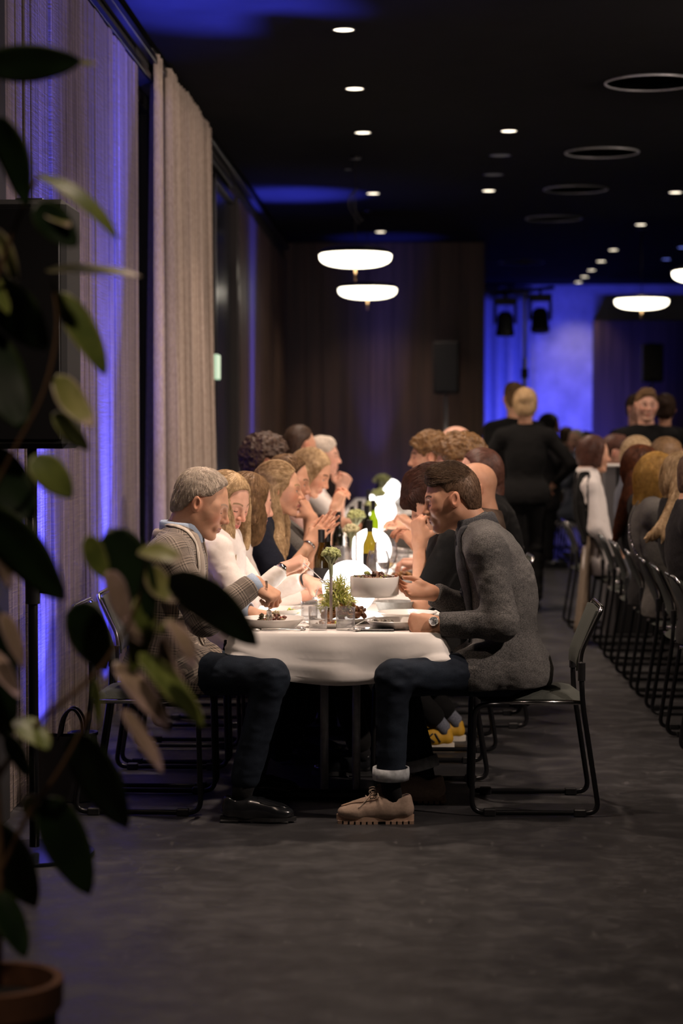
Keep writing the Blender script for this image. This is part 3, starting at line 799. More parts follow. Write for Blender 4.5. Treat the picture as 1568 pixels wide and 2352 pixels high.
# ------------------------------------------------------------------ hands (local: +x fingers, +z back of the hand, +y thumb side)
POSES = {
    'relax': ([(28, 34, 22), (32, 38, 24), (38, 42, 26), (44, 44, 28)], (38, -20, 18)),
    'fist': ([(78, 92, 55), (82, 95, 55), (84, 96, 55), (86, 96, 55)], (52, -62, 45)),
    'pinch': ([(52, 52, 26), (62, 66, 36), (72, 78, 44), (78, 82, 46)], (36, -46, 14)),
    'flat': ([(4, 8, 5), (3, 7, 5), (5, 8, 6), (8, 10, 7)], (34, -6, 6)),
    'cup': ([(24, 20, 14), (26, 22, 14), (28, 24, 16), (30, 26, 18)], (62, 14, 24)),
    'hold': ([(50, 60, 35), (55, 62, 36), (58, 64, 38), (60, 66, 40)], (50, -50, 20)),
}
def hand_prims(pose, side, sc=1.0, fat=1.0):
    cu, th = POSES[pose]; p = []; q = lambda *v: A(*v) * sc; y = 1
    yo = (.0290, .0100, -.0095, -.0275); xl = (.090, .094, .089, .080); ln = (.076, .084, .078, .060); sp = (6, 1, -4, -10); rr = (.0088, .0091, .0086, .0075)
    for i in range(4):
        kx = q(xl[i], yo[i], .002)
        p.append(cone(q(.006, yo[i] * .55, -.002), kx, .0165 * sc * fat, .0125 * sc * fat, .014 * sc))
        a = 0; pt = kx; r0 = rr[i] * sc * fat; s = math.radians(sp[i])
        for j, fr in enumerate((.46, .31, .23)):
            a += math.radians(cu[i][j]); d = A(math.cos(a) * math.cos(s), math.sin(s), -math.sin(a)); nx = pt + d * ln[i] * fr * sc
            r1 = r0 * (.93 if j < 2 else .86); p.append(cone(pt, nx, r0 * (1.06 if j else 1.1), r1, .0035 * sc)); pt = nx; r0 = r1
    p.append(ell(q(.045, 0, -.006), (.050 * sc, .040 * sc, .0165 * sc * fat), k=.012))
    p.append(ell(q(.036, .026, -.014), (.032 * sc, .017 * sc, .0155 * sc), np.array(Matrix.Rotation(.5, 3, 'Z')), .012))
    a, b, c = th; pt = q(.022, .026, -.008); a = math.radians(a); b = math.radians(b); c = math.radians(c)
    d0 = A(math.cos(a) * math.cos(b), math.sin(a) * math.cos(b), math.sin(b))
    p1 = pt + d0 * .046 * sc; d1 = unit(d0 + A(.55, -.42, -.10)); p2 = p1 + d1 * .033 * sc; d2 = unit(d1 + A(.1, -.75, -.12) * math.sin(c)); p3 = p2 + d2 * .026 * sc
    p += [cone(pt, p1, .0145 * sc * fat, .0115 * sc * fat, .012), cone(p1, p2, .0112 * sc * fat, .0100 * sc * fat, .004), cone(p2, p3, .0102 * sc * fat, .0078 * sc * fat, .004)]
    if side < 0: p = [mirror_y(x) for x in p]
    return p
def mirror_y(p):
    m = A(1, -1, 1)
    if p[0] == 'c': return ('c', p[1] * m, p[2] * m, *p[3:])
    S = np.diag(m); return ('e', p[1] * m, p[2], S @ p[3] @ S, *p[4:])

def make_hand(W, fwd, dorsal, side, pose, elbow, h, base, sc=1.0, fat=1.0, arm_r=(.027, .038), arm_to=.55):
    """hand with its wrist and part of the forearm, world coordinates"""
    x = unit(fwd); z = unit(np.asarray(dorsal) - x * np.dot(dorsal, x)); y = np.cross(z, x); R = np.stack([x, y, z], 1)
    pr = hand_prims(pose, side, sc, fat)
    e = R.T @ (np.asarray(elbow) - W); e1 = e * arm_to; wr = arm_r[0] * sc
    pr.append(ell((.0, 0, -.001), (.03 * sc, wr * 1.05, wr * .80), k=.02)); pr.append(cone((-.004, 0, 0), e1, wr * .92, wr * .92 + (arm_r[1] - wr * .92) * arm_to, .02))
    V, Q = field_mesh(pr, h)
    N = normals(V, Q); x_, y_, z_ = V.T
    b = np.asarray(base); C = np.tile(b, (len(V), 1))
    m = np.clip((x_ - .085 * sc) / .03, 0, 1)[:, None] * .35; C = C * (1 - m) + b * A(1.08, .78, .72) * m
    return V @ R.T + W, Q, C

# ------------------------------------------------------------------ arms by two-bone reach
def reach(S, W, l1, l2, pole):
    S = np.asarray(S, float); W = np.asarray(W, float); d = W - S; L = np.linalg.norm(d); Lm = min(L, (l1 + l2) * .998)
    u = unit(d); W = S + u * Lm; a = (l1 * l1 - l2 * l2 + Lm * Lm) / (2 * Lm); hh = math.sqrt(max(l1 * l1 - a * a, 0))
    pv = np.asarray(pole, float); pv = unit(pv - u * np.dot(pv, u)); return S + u * a + pv * hh, W

# ------------------------------------------------------------------ hair
def hairline(x, style):
    if style == 'crop': return np.interp(x, [-.12, -.09, -.055, -.035, -.012, .012, .03, .045, .07], [-.075, -.072, -.055, -.01, .005, .022, .05, .075, .12])
    if style == 'receding': return np.interp(x, [-.12, -.09, -.055, -.03, .0, .03, .045, .055, .09], [-.075, -.070, -.045, .008, .026, .050, .078, .095, .13])
    return np.interp(x, [-.12, -.09, -.055, -.035, -.005, .035, .055, .070, .09], [-.085, -.080, -.060, -.005, .010, .020, .042, .066, .085])

def hair_mesh(style, h, seed=0, neck=None, extra=None, amp=None):
    """hair in head space"""
    pr = []; fn = None
    if style in ('short', 'quiff', 'receding', 'crop', 'curly', 'floppy', 'topcut'):
        th = {'short': .011, 'quiff': .013, 'receding': .0065, 'crop': .0042, 'curly': .030, 'floppy': .018, 'topcut': .013}[style]
        pr.append(ell((-.013, 0, .031), (.097 + th, .0765 + th * .75, .088 + th), k=.02))
        pr.append(ell((-.035, 0, -.02), (.070 + th * .6, .068 + th * .3, .085), k=.02))
        if style in ('quiff', 'topcut'): pr.append(cone((.046, .028, .103), (.050, -.028, .103), .015, .015, .03)); pr.append(cone((-.03, 0, .108), (.040, 0, .108), .018, .018, .03))
        if style == 'short': pr.append(cone((.035, .03, .098), (.04, -.03, .098), .022, .022, .03))
        if style == 'floppy': pr += [cone((.02, .06, .07), (.098, .03, .03), .03, .016, .03), cone((.03, 0, .10), (.118, .0, .035), .035, .014, .03), cone((.02, -.06, .07), (.098, -.035, .03), .03, .016, .03)]
        if style in ('quiff', 'short', 'receding', 'topcut'):
            pr[0] = ell((-.013, 0, .038), (.096 + th, .0765 + .004, .084 + th), k=.02)
        if style == 'topcut': pr[0] = ell((-.006, 0, .040), (.098, .0795, .090), k=.02); pr.pop(1)
        for s in (-1, 1): pr.append(ell((-.004, s * .088, -.012), (.026, .030, .042), k=.006, op='s'))
        st = style if style in ('receding', 'crop') else 'n'
        dz = {'curly': -.012, 'floppy': -.05}.get(style, 0)
        def fn(D, X, Y, Z):
            hl = hairline(X, st) + dz * (X > .02)
            if style == 'topcut': hl = np.maximum(hl, np.interp(X, [-.12, -.08, 0, .06], [.035, .045, .055, .062]))
            cut = hl - Z + .10 * np.maximum(np.abs(Y) - .06, 0) * 0
            e = np.maximum(.012 - np.abs(D - cut), 0) / .012
            if style == 'floppy': cut = np.where(X > .05, cut - .05, cut)
            return np.maximum(D, cut) + e * e * .003
    elif style in ('long', 'longback', 'bob', 'updo', 'halfup'):
        pr.append(ell((-.016, 0, .034), (.104, .088, .094), k=.02))
        pr.append(ell((-.045, 0, -.02), (.078, .083, .10), k=.03))
        if style in ('long', 'halfup', 'bob', 'longback'):
            for s in (-1, 1):
                if style != 'longback':
                    xo = -.035 if style == 'halfup' else 0; pr.append(cone((.012 + xo, s * .074, .045), (.006 + xo, s * .078, -.07), .022, .026, .03))
        if style == 'bob':
            for s in (-1, 1): pr.append(cone((-.03, s * .065, -.02), (-.03, s * .075, -.13), .045, .038, .03))
            pr.append(cone((-.07, 0, 0), (-.075, 0, -.13), .06, .045, .04))
        if style == 'updo': pr.append(ell((-.095, 0, .045), (.048, .05, .048), k=.02))
        def fn(D, X, Y, Z):
            hl = np.interp(X, [-.12, -.02, .005, .03, .05, .068, .095], [-.5, -.5, -.4, -.15 if style != 'updo' else .01, .066, .092, .105])
            if style == 'updo': hl = np.interp(X, [-.12, -.09, -.055, -.03, .0, .035, .05, .068, .09], [-.085, -.085, -.06, -.02, -.01, .01, .04, .07, .09])
            cut = hl - Z; inner = np.sqrt(((X - .075) / .06) ** 2 + (Y / .060) ** 2 + ((Z + .035) / .105) ** 2) - 1
            return np.maximum(np.maximum(D, cut), -inner * .05)
    a = {'curly': .012}.get(style, .0025) if amp is None else amp
    if style == 'bun_only': pass
    V, Q = field_mesh(pr, h, fn)
    if extra:
        V2, Q2 = field_mesh(extra, h); V, Q = np.concatenate([V, V2]), np.concatenate([Q, Q2 + len(V)])
    if len(V) and a:
        N = normals(V, Q)
        if style == 'curly': d = vnoise(V * 55, seed) * .7 + vnoise(V * 120, seed + 1) * .3
        else: d = vnoise(V * A(38, 170, 38), seed) * .6 + vnoise(V * A(90, 300, 60), seed + 3) * .4
        V = V + N * (d * a)[:, None]
    return V, Q

def strands(V, Q, flow, n, length, r0, seed, lift=.002, steps=6, curl=0.0):
    """thin combed strands lying on a hair shell; flow(P)->direction (same space)"""
    rs = np.random.RandomState(seed); N = normals(V, Q); ids = rs.randint(0, len(V), n)
    bv = BVHTree.FromPolygons(V.tolist(), Q.tolist())
    p = V[ids].copy(); nr = N[ids].copy(); n0 = nr.copy(); pts = []; ln = length * rs.uniform(.6, 1.2, n); jit = rs.normal(0, .10 + curl, (n, 3)); lf = lift * rs.uniform(.3, 1.3, n)
    for s in range(steps + 1):
        pts.append(p + nr * lf[:, None] * (.5 + 1.0 * s / steps))
        if s == steps: break
        d = flow(p); d = d - nr * (d * nr).sum(1)[:, None]; d /= np.linalg.norm(d, axis=1)[:, None] + 1e-9
        p = p + (d + jit) * (ln / steps)[:, None]
        for i in range(n):
            c, nn, k, dist = bv.find_nearest(p[i])
            if c is not None and dist < .03: p[i] = c; nr[i] = nn
    nr = n0
    pts = np.array(pts)  # steps+1,n,3
    t = np.zeros_like(pts); t[:-1] = pts[1:] - pts[:-1]; t[-1] = t[-2]; t /= np.linalg.norm(t, axis=2)[..., None] + 1e-9
    u = np.cross(t, nr[None]); u /= np.linalg.norm(u, axis=2)[..., None] + 1e-9; wv = np.cross(t, u)
    rad = r0 * np.interp(np.arange(steps + 1), [0, steps * .3, steps], [.7, 1, .25])
    ring = [pts + (u * math.cos(a) + wv * math.sin(a)) * rad[:, None, None] for a in (0, 2.094, 4.188)]
    VV = np.stack(ring, 2)  # steps+1,n,3ring,3
    S = steps + 1; base = np.arange(S * n * 3).reshape(S, n, 3); F = []
    for k in range(3):
        l = (k + 1) % 3
        F.append(np.stack([base[:-1, :, k], base[:-1, :, l], base[1:, :, l], base[1:, :, k]], -1).reshape(-1, 4))
    return VV.reshape(-1, 3), np.concatenate(F)

# ------------------------------------------------------------------ whole people
def folds(V, Q, amp, seed, scale=(22, 22, 34), joints=()):
    """cloth creases: gathered more strongly near the joints"""
    N = normals(V, Q); d = vnoise(V * np.asarray(scale), seed) * .6 + vnoise(V * np.asarray(scale) * 2.1, seed + 5) * .3
    g = np.full(len(V), .45)
    for j, r in joints: g = np.maximum(g, 1.25 * np.exp(-(np.linalg.norm(V - j, axis=1) / r) ** 2))
    return V + N * (amp * g * d)[:, None]

class Person: pass
def person(label, skin, J, top, bottom, hairspec, female=False, q=1.0, name='person', headscale=1.0, hands=('relax', 'relax'), handdir=(None, None), tint={}, sleeve='long', build=1.0, shoes=None, hands_on=(True, True), arm_to=.6, top_amp=.006, skirt=True, legs=True, origin=None, collar=True, plaid=False, bottom_name='trousers', top_name='jacket', hem=.09, group=None):
    """J: world joints. pelvis chest neck head(3) HR(3x3) and sh/el/wr/hip/knee/ank as (left,right) pairs"""
    base = np.asarray(SKINS[skin]); hv = .0032 * q; cv = .0075 * q; nv = .0032 * q
    o = origin if origin is not None else A(J['pelvis'][0], J['pelvis'][1], 0)
    root = empty(name, o, label=label, cat='person', group=group)
    R = J['HR']; H = np.asarray(J['head'], float); hs = headscale
    # ---- body: head and neck, trunk under the clothes, arms and hands in one mesh
    nk = R.T @ (np.asarray(J['neck']) - H) / hs
    hp = head_prims(nk, female)
    V, Q = field_mesh(hp, hv); C = head_tint(V, base, **tint)
    parts = [(V * hs @ R.T + H, Q, C)]
    ch, pe, ne = map(np.asarray, (J['chest'], J['pelvis'], J['neck']))
    f = unit(J['fwd']); up = unit(ch - pe); lat = unit(J['sh'][0] - J['sh'][1]); fw = unit(np.cross(lat, up)); RT = np.stack([fw, lat, up], 1)
    latp = unit(J['hip'][0] - J['hip'][1]); b = build; fe = .93 if female else 1.0
    upl = unit(np.asarray(J['neck']) - ch); fwu = unit(np.cross(lat, upl)); RU = np.stack([fwu, lat, upl], 1)
    hw = np.linalg.norm(J['sh'][0] - J['sh'][1]) / 2
    def trunk(off):
        mid = (ch + pe) / 2
        p = [ell(pe + up * .01, (.125 * b + off, .165 * b + off, .13 + off), np.stack([unit(np.cross(latp, up)), latp, up], 1), .06),
             ell(mid, ((.108 if not female else .092) * b + off, (.150 if not female else .125) * b + off, np.linalg.norm(ch - pe) * .55), RT, .06),
             ell(ch - up * .02, (.118 * b + off, hw * .80 * b + off, .185 + off), RU, .06),
             ell(ch + upl * .10, (.085 * b + off, hw * .86 + off, .085 + off), RU, .06)]
        for s in (0, 1): p.append(cone(ne - upl * .015, J['sh'][s] + upl * .005, .048 * fe + off, .056 * fe * b + off, .05))
        p.append(cone(ne - upl * .06, ne + upl * .0, .060 * fe + off * .5, .050 * fe + off * .3, .04))
        if female:
            for s in (-1, 1): p.append(ell(ch + fwu * .085 + lat * s * .068 - upl * .045, (.055 + off, .06 + off, .058 + off), RU, .04))
        return p
    ra = (.052 * fe * b, .041 * fe, .040 * fe, .027 * fe)
    def arm(s, off, end=1.0, k=.035):
        e, w_ = J['el'][s], J['wr'][s]; w2 = e + (w_ - e) * end
        return [cone(J['sh'][s], e, ra[0] + off, ra[1] + off, k), cone(e, w2, ra[2] + off, ra[3] + off + (ra[2] - ra[3]) * (1 - end), k)]
    bp = trunk(-.012)
    for s in (0, 1): bp += [p for p in arm(s, -.004)]
    Vb, Qb = field_mesh(bp, cv * 1.5); parts.append((Vb, Qb, np.tile(base, (len(Vb), 1))))
    for s in (0, 1):
        if not hands_on[s]: continue
        hd = handdir[s]; e, w_ = J['el'][s], J['wr'][s]
        fwd = unit(w_ - e) if hd is None or hd[0] is None else unit(hd[0]); dors = A(0, 0, 1) if hd is None else hd[1]
        parts.append(make_hand(w_, fwd, dors, -1 if s == 0 else 1, hands[s], e, nv, base, sc=(.92 if female else 1.03), arm_r=(.027 * fe, ra[2]), arm_to=arm_to if sleeve == 'long' else .98))
    V, Q, C = joinm(parts)
    mesh('body', V, Q, MATS['skin'], root, col=C)
    # ---- top garment
    seg = [(pe - up * .1, ch + upl * .12, .15, f)]
    tp = trunk(.016)
    if skirt:
        for s in (0, 1): tp.append(cone(J['hip'][s] + up * .03, J['hip'][s] + (J['knee'][s] - J['hip'][s]) * .28, .108 * b, .10 * b, .06))
        tp.append(ell(pe - up * hem * .5 - fw * .012, (.156 * b, .190 * b, .135), RT, .06))
    for s in (0, 1):
        if sleeve == 'long': tp += arm(s, .021 if top_name == 'jacket' else .011, .93); seg += [(J['sh'][s], J['el'][s], .07, f), (J['el'][s], J['wr'][s], .055, f)]
        elif sleeve == 'short':
            e = J['sh'][s] + (J['el'][s] - J['sh'][s]) * .72; tp.append(cone(J['sh'][s], e, ra[0] + .016, ra[1] + .026, .035)); seg.append((J['sh'][s], J['el'][s], .07, f))
        elif sleeve == 'none': pass
    cuts = []
    def fn(D, X, Y, Z):
        # open neck and cut hem
        n0 = ne + upl * .035
        d = (X - n0[0]) * upl[0] + (Y - n0[1]) * upl[1] + (Z - n0[2]) * upl[2]
        rr = np.sqrt(np.maximum((X - ne[0]) ** 2 + (Y - ne[1]) ** 2 + (Z - ne[2]) ** 2, 0))
        D = np.where(rr < .16, np.maximum(D, d * .8), D)
        hz = pe - A(0, 0, hem)
        D = np.maximum(D, np.where((X - hz[0]) ** 2 + (Y - hz[1]) ** 2 < .16, hz[2] - Z, -1.0)) if hem is not None else D
        if sleeve == 'long':
            for s in (0, 1):
                e, w_ = J['el'][s], J['wr'][s]; u = unit(w_ - e); c = e + (w_ - e) * .93
                dd = (X - c[0]) * u[0] + (Y - c[1]) * u[1] + (Z - c[2]) * u[2]; near = ((X - w_[0]) ** 2 + (Y - w_[1]) ** 2 + (Z - w_[2]) ** 2) < .012
                D = np.where(near, np.maximum(D, dd), D)
        return D
    V, Q = field_mesh(tp, cv, fn)
    jts = [(J['el'][0], .09), (J['el'][1], .09), (J['sh'][0] - A(0, 0, .09), .07), (J['sh'][1] - A(0, 0, .09), .07), ((pe + ch) / 2, .16)]
    V = folds(V, Q, top_amp, sum(map(ord, label)) % 999, joints=jts)
    uv = limb_uv(V, Q, seg) if plaid else None
    mesh(top_name, V, Q, MATS[top], root, uv=uv); topV, topQ = V, Q
    # ---- trousers
    if legs:
        lp = [ell(pe - up * .01, (.135 * b, .172 * b, .125), np.stack([unit(np.cross(latp, up)), latp, up], 1), .05)]
        for s in (0, 1):
            lp += [cone(J['hip'][s], J['knee'][s], .092 * b * fe, .066 * fe, .05), cone(J['knee'][s], J['ank'][s] + (J['knee'][s] - J['ank'][s]) * .12, .066 * fe, .056 * fe, .03)]
        V, Q = field_mesh(lp, cv * 1.1)
        V = folds(V, Q, .012, sum(map(ord, label)) % 777, (14, 16, 30), [(J['knee'][0], .11), (J['knee'][1], .11), (J['hip'][0] + A(0, 0, .03), .1)])
        mesh(bottom_name, V, Q, MATS[bottom], root)
    # ---- hair
    for hsx in hairspec:
        V, Q = hair_mesh(hsx['style'], hv * hsx.get('q', 1.2), hsx.get('seed', 1), extra=hsx.get('extra'), amp=hsx.get('amp'))
        if hsx.get('strands'):
            fl = hsx['flow']; SV, SF = strands(V, Q, fl, hsx['strands'], hsx.get('len', .05), hsx.get('r', .0007), 5, lift=hsx.get('lift', .002), curl=hsx.get('curl', 0))
            F = np.concatenate([Q, SF + len(V)]); V = np.concatenate([V, SV])
        else: F = Q
        mesh('hair', V * hs @ R.T + H, F, MATS[hsx['mat']], root)
    pr = Person(); pr.root = root; pr.J = J; pr.R = R; pr.H = H; pr.hs = hs; pr.base = base; pr.up = up; pr.topV = topV; pr.topQ = topQ; pr.ne = ne; pr.ch = ch; pr.pe = pe; pr.upl = upl; pr.fwu = fwu; pr.lat = lat
    return pr

def seated(x, y, face, lean=0.0, chest=None, head=None, hdir=(0, -10, 0), wr=None, pole=None, seat=.47, tw=0.0, sw=.185, neck=None, knees=(.44, .44), feet=(0, 0), arm=(.29, .255), headz=0.0, size=1.0):
    """sitting skeleton; face=+1 looks to +X, -1 to -X; joints given left,right of the sitter"""
    f = A(face, 0, 0); l = A(0, face, 0); J = {'fwd': f}
    pe = A(x, y, seat + .10); J['pelvis'] = pe
    ch = A(*chest) if chest is not None else pe + A(face * .34 * math.sin(lean), 0, .34 * math.cos(lean)) * size
    J['chest'] = ch; up = unit(ch - pe)
    ne = A(*neck) if neck is not None else ch + (up * .175 + f * .03) * size
    J['neck'] = ne; t = math.radians(tw); lt = l * math.cos(t) + f * math.sin(t); upl = unit(ne - ch)
    J['sh'] = [ch + upl * .115 + lt * sw * s for s in (1, -1)]
    HR = head_dir(hdir[0] if face > 0 else 180 - hdir[0], hdir[1], hdir[2]); J['HR'] = HR
    J['head'] = A(*head) if head is not None else ne + upl * .10 + HR[:, 2] * .06 + HR[:, 0] * .02
    J['hip'] = [pe + l * .088 * s + f * .02 - A(0, 0, .015) for s in (1, -1)]
    J['knee'] = [J['hip'][i] + f * knees[i] + l * .03 * (1 - 2 * i) + A(0, 0, .0) for i in (0, 1)]
    for k_ in J['knee']: k_[2] = seat + .055
    J['ank'] = [A(J['knee'][i][0] + feet[i] * face, J['knee'][i][1], .10) for i in (0, 1)]
    wr = wr or [ch + f * .40 - A(0, 0, .13) + l * .12, ch + f * .40 - A(0, 0, .13) - l * .12]
    pole = pole or [A(-face * .3, face * .5, -1), A(-face * .3, -face * .5, -1)]
    J['el'] = []; J['wr'] = []
    for i in (0, 1):
        e, w_ = reach(J['sh'][i], wr[i], arm[0], arm[1], pole[i]); J['el'].append(e); J['wr'].append(w_)
    return J

def standing(x, y, yaw, height=1.74, hdir=None, wr=None, pole=None, lean=0):
    k = height / 1.75; t = math.radians(yaw); f = A(math.cos(t), math.sin(t), 0); l = A(-f[1], f[0], 0); J = {'fwd': f}; b = A(x, y, 0)
    J['pelvis'] = b + A(0, 0, .96 * k); J['chest'] = b + A(0, 0, 1.28 * k) + f * lean; J['neck'] = b + A(0, 0, 1.47 * k) + f * (lean + .01)
    J['sh'] = [b + A(0, 0, 1.40 * k) + f * lean + l * .185 * k * s for s in (1, -1)]
    hd = hdir or (0, -5, 0); J['HR'] = head_dir(yaw + hd[0], hd[1], hd[2]); J['head'] = J['neck'] + A(0, 0, .145 * k) + f * .025
    J['hip'] = [b + A(0, 0, .92 * k) + l * .09 * s for s in (1, -1)]; J['knee'] = [b + A(0, 0, .50 * k) + l * .095 * s + f * .01 for s in (1, -1)]; J['ank'] = [b + A(0, 0, .09) + l * .1 * s for s in (1, -1)]
    wr = wr or [b + A(0, 0, .84 * k) + l * .27 * s + f * .06 for s in (1, -1)]; pole = pole or [l * s - f for s in (1, -1)]
    J['el'] = []; J['wr'] = []
    for i in (0, 1):
        e, w_ = reach(J['sh'][i], wr[i], .29 * k, .25 * k, pole[i]); J['el'].append(e); J['wr'].append(w_)
    return J

def snap_strip(pr, name, A_, B_, mat, off=.004, thick=.004, n=14, cols=4):
    """cloth strip between two guide lines, laid onto the garment"""
    bv = BVHTree.FromPolygons(pr.topV.tolist(), pr.topQ.tolist()); a = catmull(A_, n); b = catmull(B_, n); G = []
    for p, q in zip(a, b):
        row = []
        for k in range(cols + 1):
            t = k / cols; x = p * (1 - t) + q * t; c, nn, i, d = bv.find_nearest(Vector(x.tolist())); e = off * (1 if 0 < k < cols else .55); row.append(np.array(c) + np.array(nn) * e)
        G.append(row)
    o = MB().grid(G).out(name, MATS[mat], pr.root); sm = o.modifiers.new('thick', 'SOLIDIFY'); sm.thickness = thick; sm.offset = 0
    return o

def collar(pr, name, mat, r=.066, h=.036, drop=.018, open_deg=38, out=.020, ry=1.0, tilt=.25, thick=.004, shift=(0, 0, 0)):
    c = pr.ne + A(*shift); up = unit(pr.upl - pr.fwu * tilt); lt = pr.lat; fw = unit(np.cross(lt, up)); G = []
    for a in np.linspace(math.radians(open_deg), math.radians(360 - open_deg), 33):
        d = fw * math.cos(a) + lt * math.sin(a) * ry; back = .5 - .5 * math.cos(a); hh = h * (.55 + .45 * back); fr = max(0, math.cos(a))
        G.append([c + d * (r - .004) - up * .02, c + d * (r - .002) + up * hh, c + d * (r + .004) + up * (hh + .003), c + d * (r + .010) + up * (hh - .004), c + d * (r + out) - up * (drop + .035 * fr)])
    o = MB().grid(G).out(name, MATS[mat], pr.root); sm = o.modifiers.new('thick', 'SOLIDIFY'); sm.thickness = thick; sm.offset = 0
    return o

def ring_band(name, c, axis, r, w, mat, parent, thick=.003, ry=1.0, up=(0, 0, 1), n=28):
    z = unit(axis); x = unit(np.cross(up, z)); y = np.cross(z, x); G = []
    for a in np.linspace(0, 2 * math.pi, n + 1):
        d = x * math.cos(a) * r + y * math.sin(a) * r * ry; G.append([c + d - z * w / 2, c + d * 1.03, c + d + z * w / 2])
    o = MB().grid(G).out(name, MATS[mat], parent); sm = o.modifiers.new('thick', 'SOLIDIFY'); sm.thickness = thick; sm.offset = 1
    return o

def shoe(pr, heel, yaw, L, style='loafer', pitch=0.0):
    """upper, sole and trim of one shoe; heel=(x,y) on the floor"""
    k = L / .30; c, s_ = math.cos(math.radians(yaw)), math.sin(math.radians(yaw)); R = np.array([[c, -s_, 0], [s_, c, 0], [0, 0, 1]]); o3 = A(heel[0], heel[1], 0)
    W = lambda V: (np.asarray(V) * k) @ R.T + o3
    z0 = .026 if style != 'loafer' else .020
    pr_ = [cone((.042, 0, z0 + .024), (.10, 0, z0 + .022), .033, .033, .02), cone((.10, 0, z0 + .020), (.215, .004, z0 + .018), .036, .041, .03), ell((.235, .004, z0 + .016), (.055, .043, .028), k=.02),
           cone((.036, 0, z0 + .03), (.040, 0, z0 + .062), .032, .031, .02), cone((.085, 0, z0 + .040), (.165, .002, z0 + .034), .034, .030, .03), cone((.12, 0, z0 + .055), (.19, 0, z0 + .036), .024, .022, .03)]
    if style == 'high': pr_.append(cone((.045, 0, z0 + .05), (.048, 0, z0 + .085), .034, .034, .02))
    pr_.append(ell((.060, 0, z0 + .098), (.040, .027, .050), k=.008, op='s'))
    def fn(D, X, Y, Z): return np.maximum(D, z0 - .004 - Z)
    V, Q = field_mesh(pr_, .0035, fn)
    mats = {'loafer': ('leather_black', 'rubber_black'), 'moc': ('suede_tan', 'rubber_tan'), 'trainer': ('trainer_yellow', 'trainer_cream'), 'dark': ('leather_black', 'rubber_black')}[style]
    up_ = mesh('shoe', W(V), Q, MATS[mats[0]], pr.root)
    out = []
    for t in np.linspace(0, 2 * math.pi, 36, False):
        x = .148 + .152 * math.cos(t); wdt = np.interp(x, [-.01, .03, .12, .21, .27, .30], [.028, .034, .034, .046, .038, .015]); out.append((x, wdt * math.copysign(abs(math.sin(t)) ** .6, math.sin(t))))
    mb = MB()
    if style == 'moc':
        out = [(.148 + (p_[0] - .148) * .965, p_[1] * .96) for p_ in out]; mb.prism(out, .010, z0 + .006)
        for i in range(13):
            x = .01 + i * .0225
            if .105 < x < .135: continue
            wd = np.interp(x, [0, .03, .12, .21, .27, .30], [.026, .034, .034, .046, .038, .018]); mb.box((x - .008, -wd, 0), (x + .008, wd, .012))
    elif style == 'loafer' or style == 'dark':
        mb.prism(out, .008, z0 + .002); mb.box((.0, -.033, 0), (.075, .033, .012), .003); mb.box((.12, -.034, .0), (.27, .038, .010), .003)
    else: mb.prism(out, .0, z0 + .004)
    mesh('sole', W(mb.v), mb.f, MATS[mats[1]], up_, smooth=False)
    bv = BVHTree.FromPolygons(V.tolist(), Q.tolist())
    def on(p, e=.002):
        q, n, i, d = bv.ray_cast(Vector((p[0], p[1], .25)), Vector((0, 0, -1))); return A(q[0], q[1], q[2] + e) if q is not None else A(p[0], p[1], z0 + .03)
    if style == 'moc':
        mb = MB(); seam = [on((.17 + .105 * math.cos(a), .031 * math.sin(a))) for a in np.linspace(-1.9, 1.9, 26)]; mb.tube(seam, .0026, 6); mesh('apron_seam', W(mb.v), mb.f, MATS['rubber_tan'], up_)
        mb = MB()
        for x in (.135, .150, .165, .180): mb.tube(catmull([on((x, -.026)), on((x + .004, -.01), .004), on((x + .002, .012), .004), on((x, .026))], 4), .0024, 6)
        b = on((.14, 0), .006)
        for s in (-1, 1):
            mb.tube(catmull([b, b + A(.012, s * .02, .018), b + A(.03, s * .034, .012), b + A(.02, s * .03, -.004), b], 5), .0022, 6); mb.tube(catmull([b, b + A(.02, s * .022, -.002), on((.19, s * .035), .003), on((.21, s * .045), .004)], 5), .0022, 6)
        mesh('laces', W(mb.v), mb.f, MATS['lace_tan'], up_)
    if style == 'loafer':
        mb = MB(); G = [[on((x, y), .003) for y in np.linspace(-.030, .030, 9)] for x in (.150, .162, .174)]; mb.grid(G); mesh('saddle_strap', W(mb.v), mb.f, MATS['leather_black'], up_)
        mb = MB(); mb.tube([on((.17 + .10 * math.cos(a), .031 * math.sin(a)), .001) for a in np.linspace(-1.7, 1.7, 24)], .0024, 6); mesh('apron_seam', W(mb.v), mb.f, MATS['leather_black'], up_)
    if style == 'trainer':
        mb = MB()
        for s in (-1, 1):
            for a, b in (((.10, .034), (.16, .020)), ((.16, .036), (.11, .022)), ((.07, .033), (.10, .034))):
                pts = []
                for t in np.linspace(0, 1, 6):
                    x = a[0] + (b[0] - a[0]) * t; zz = z0 + .012 + .045 * t; q, n, i, d = bv.ray_cast(Vector((x, s * .1, zz)), Vector((0, -s, 0)))
                    if q is not None: pts.append(A(*q) + A(0, s * .001, 0))
                if len(pts) > 1: mb.tube(pts, .0045, 6)
        mesh('stripes', W(mb.v), mb.f, MATS['rubber_black'], up_)
    return up_
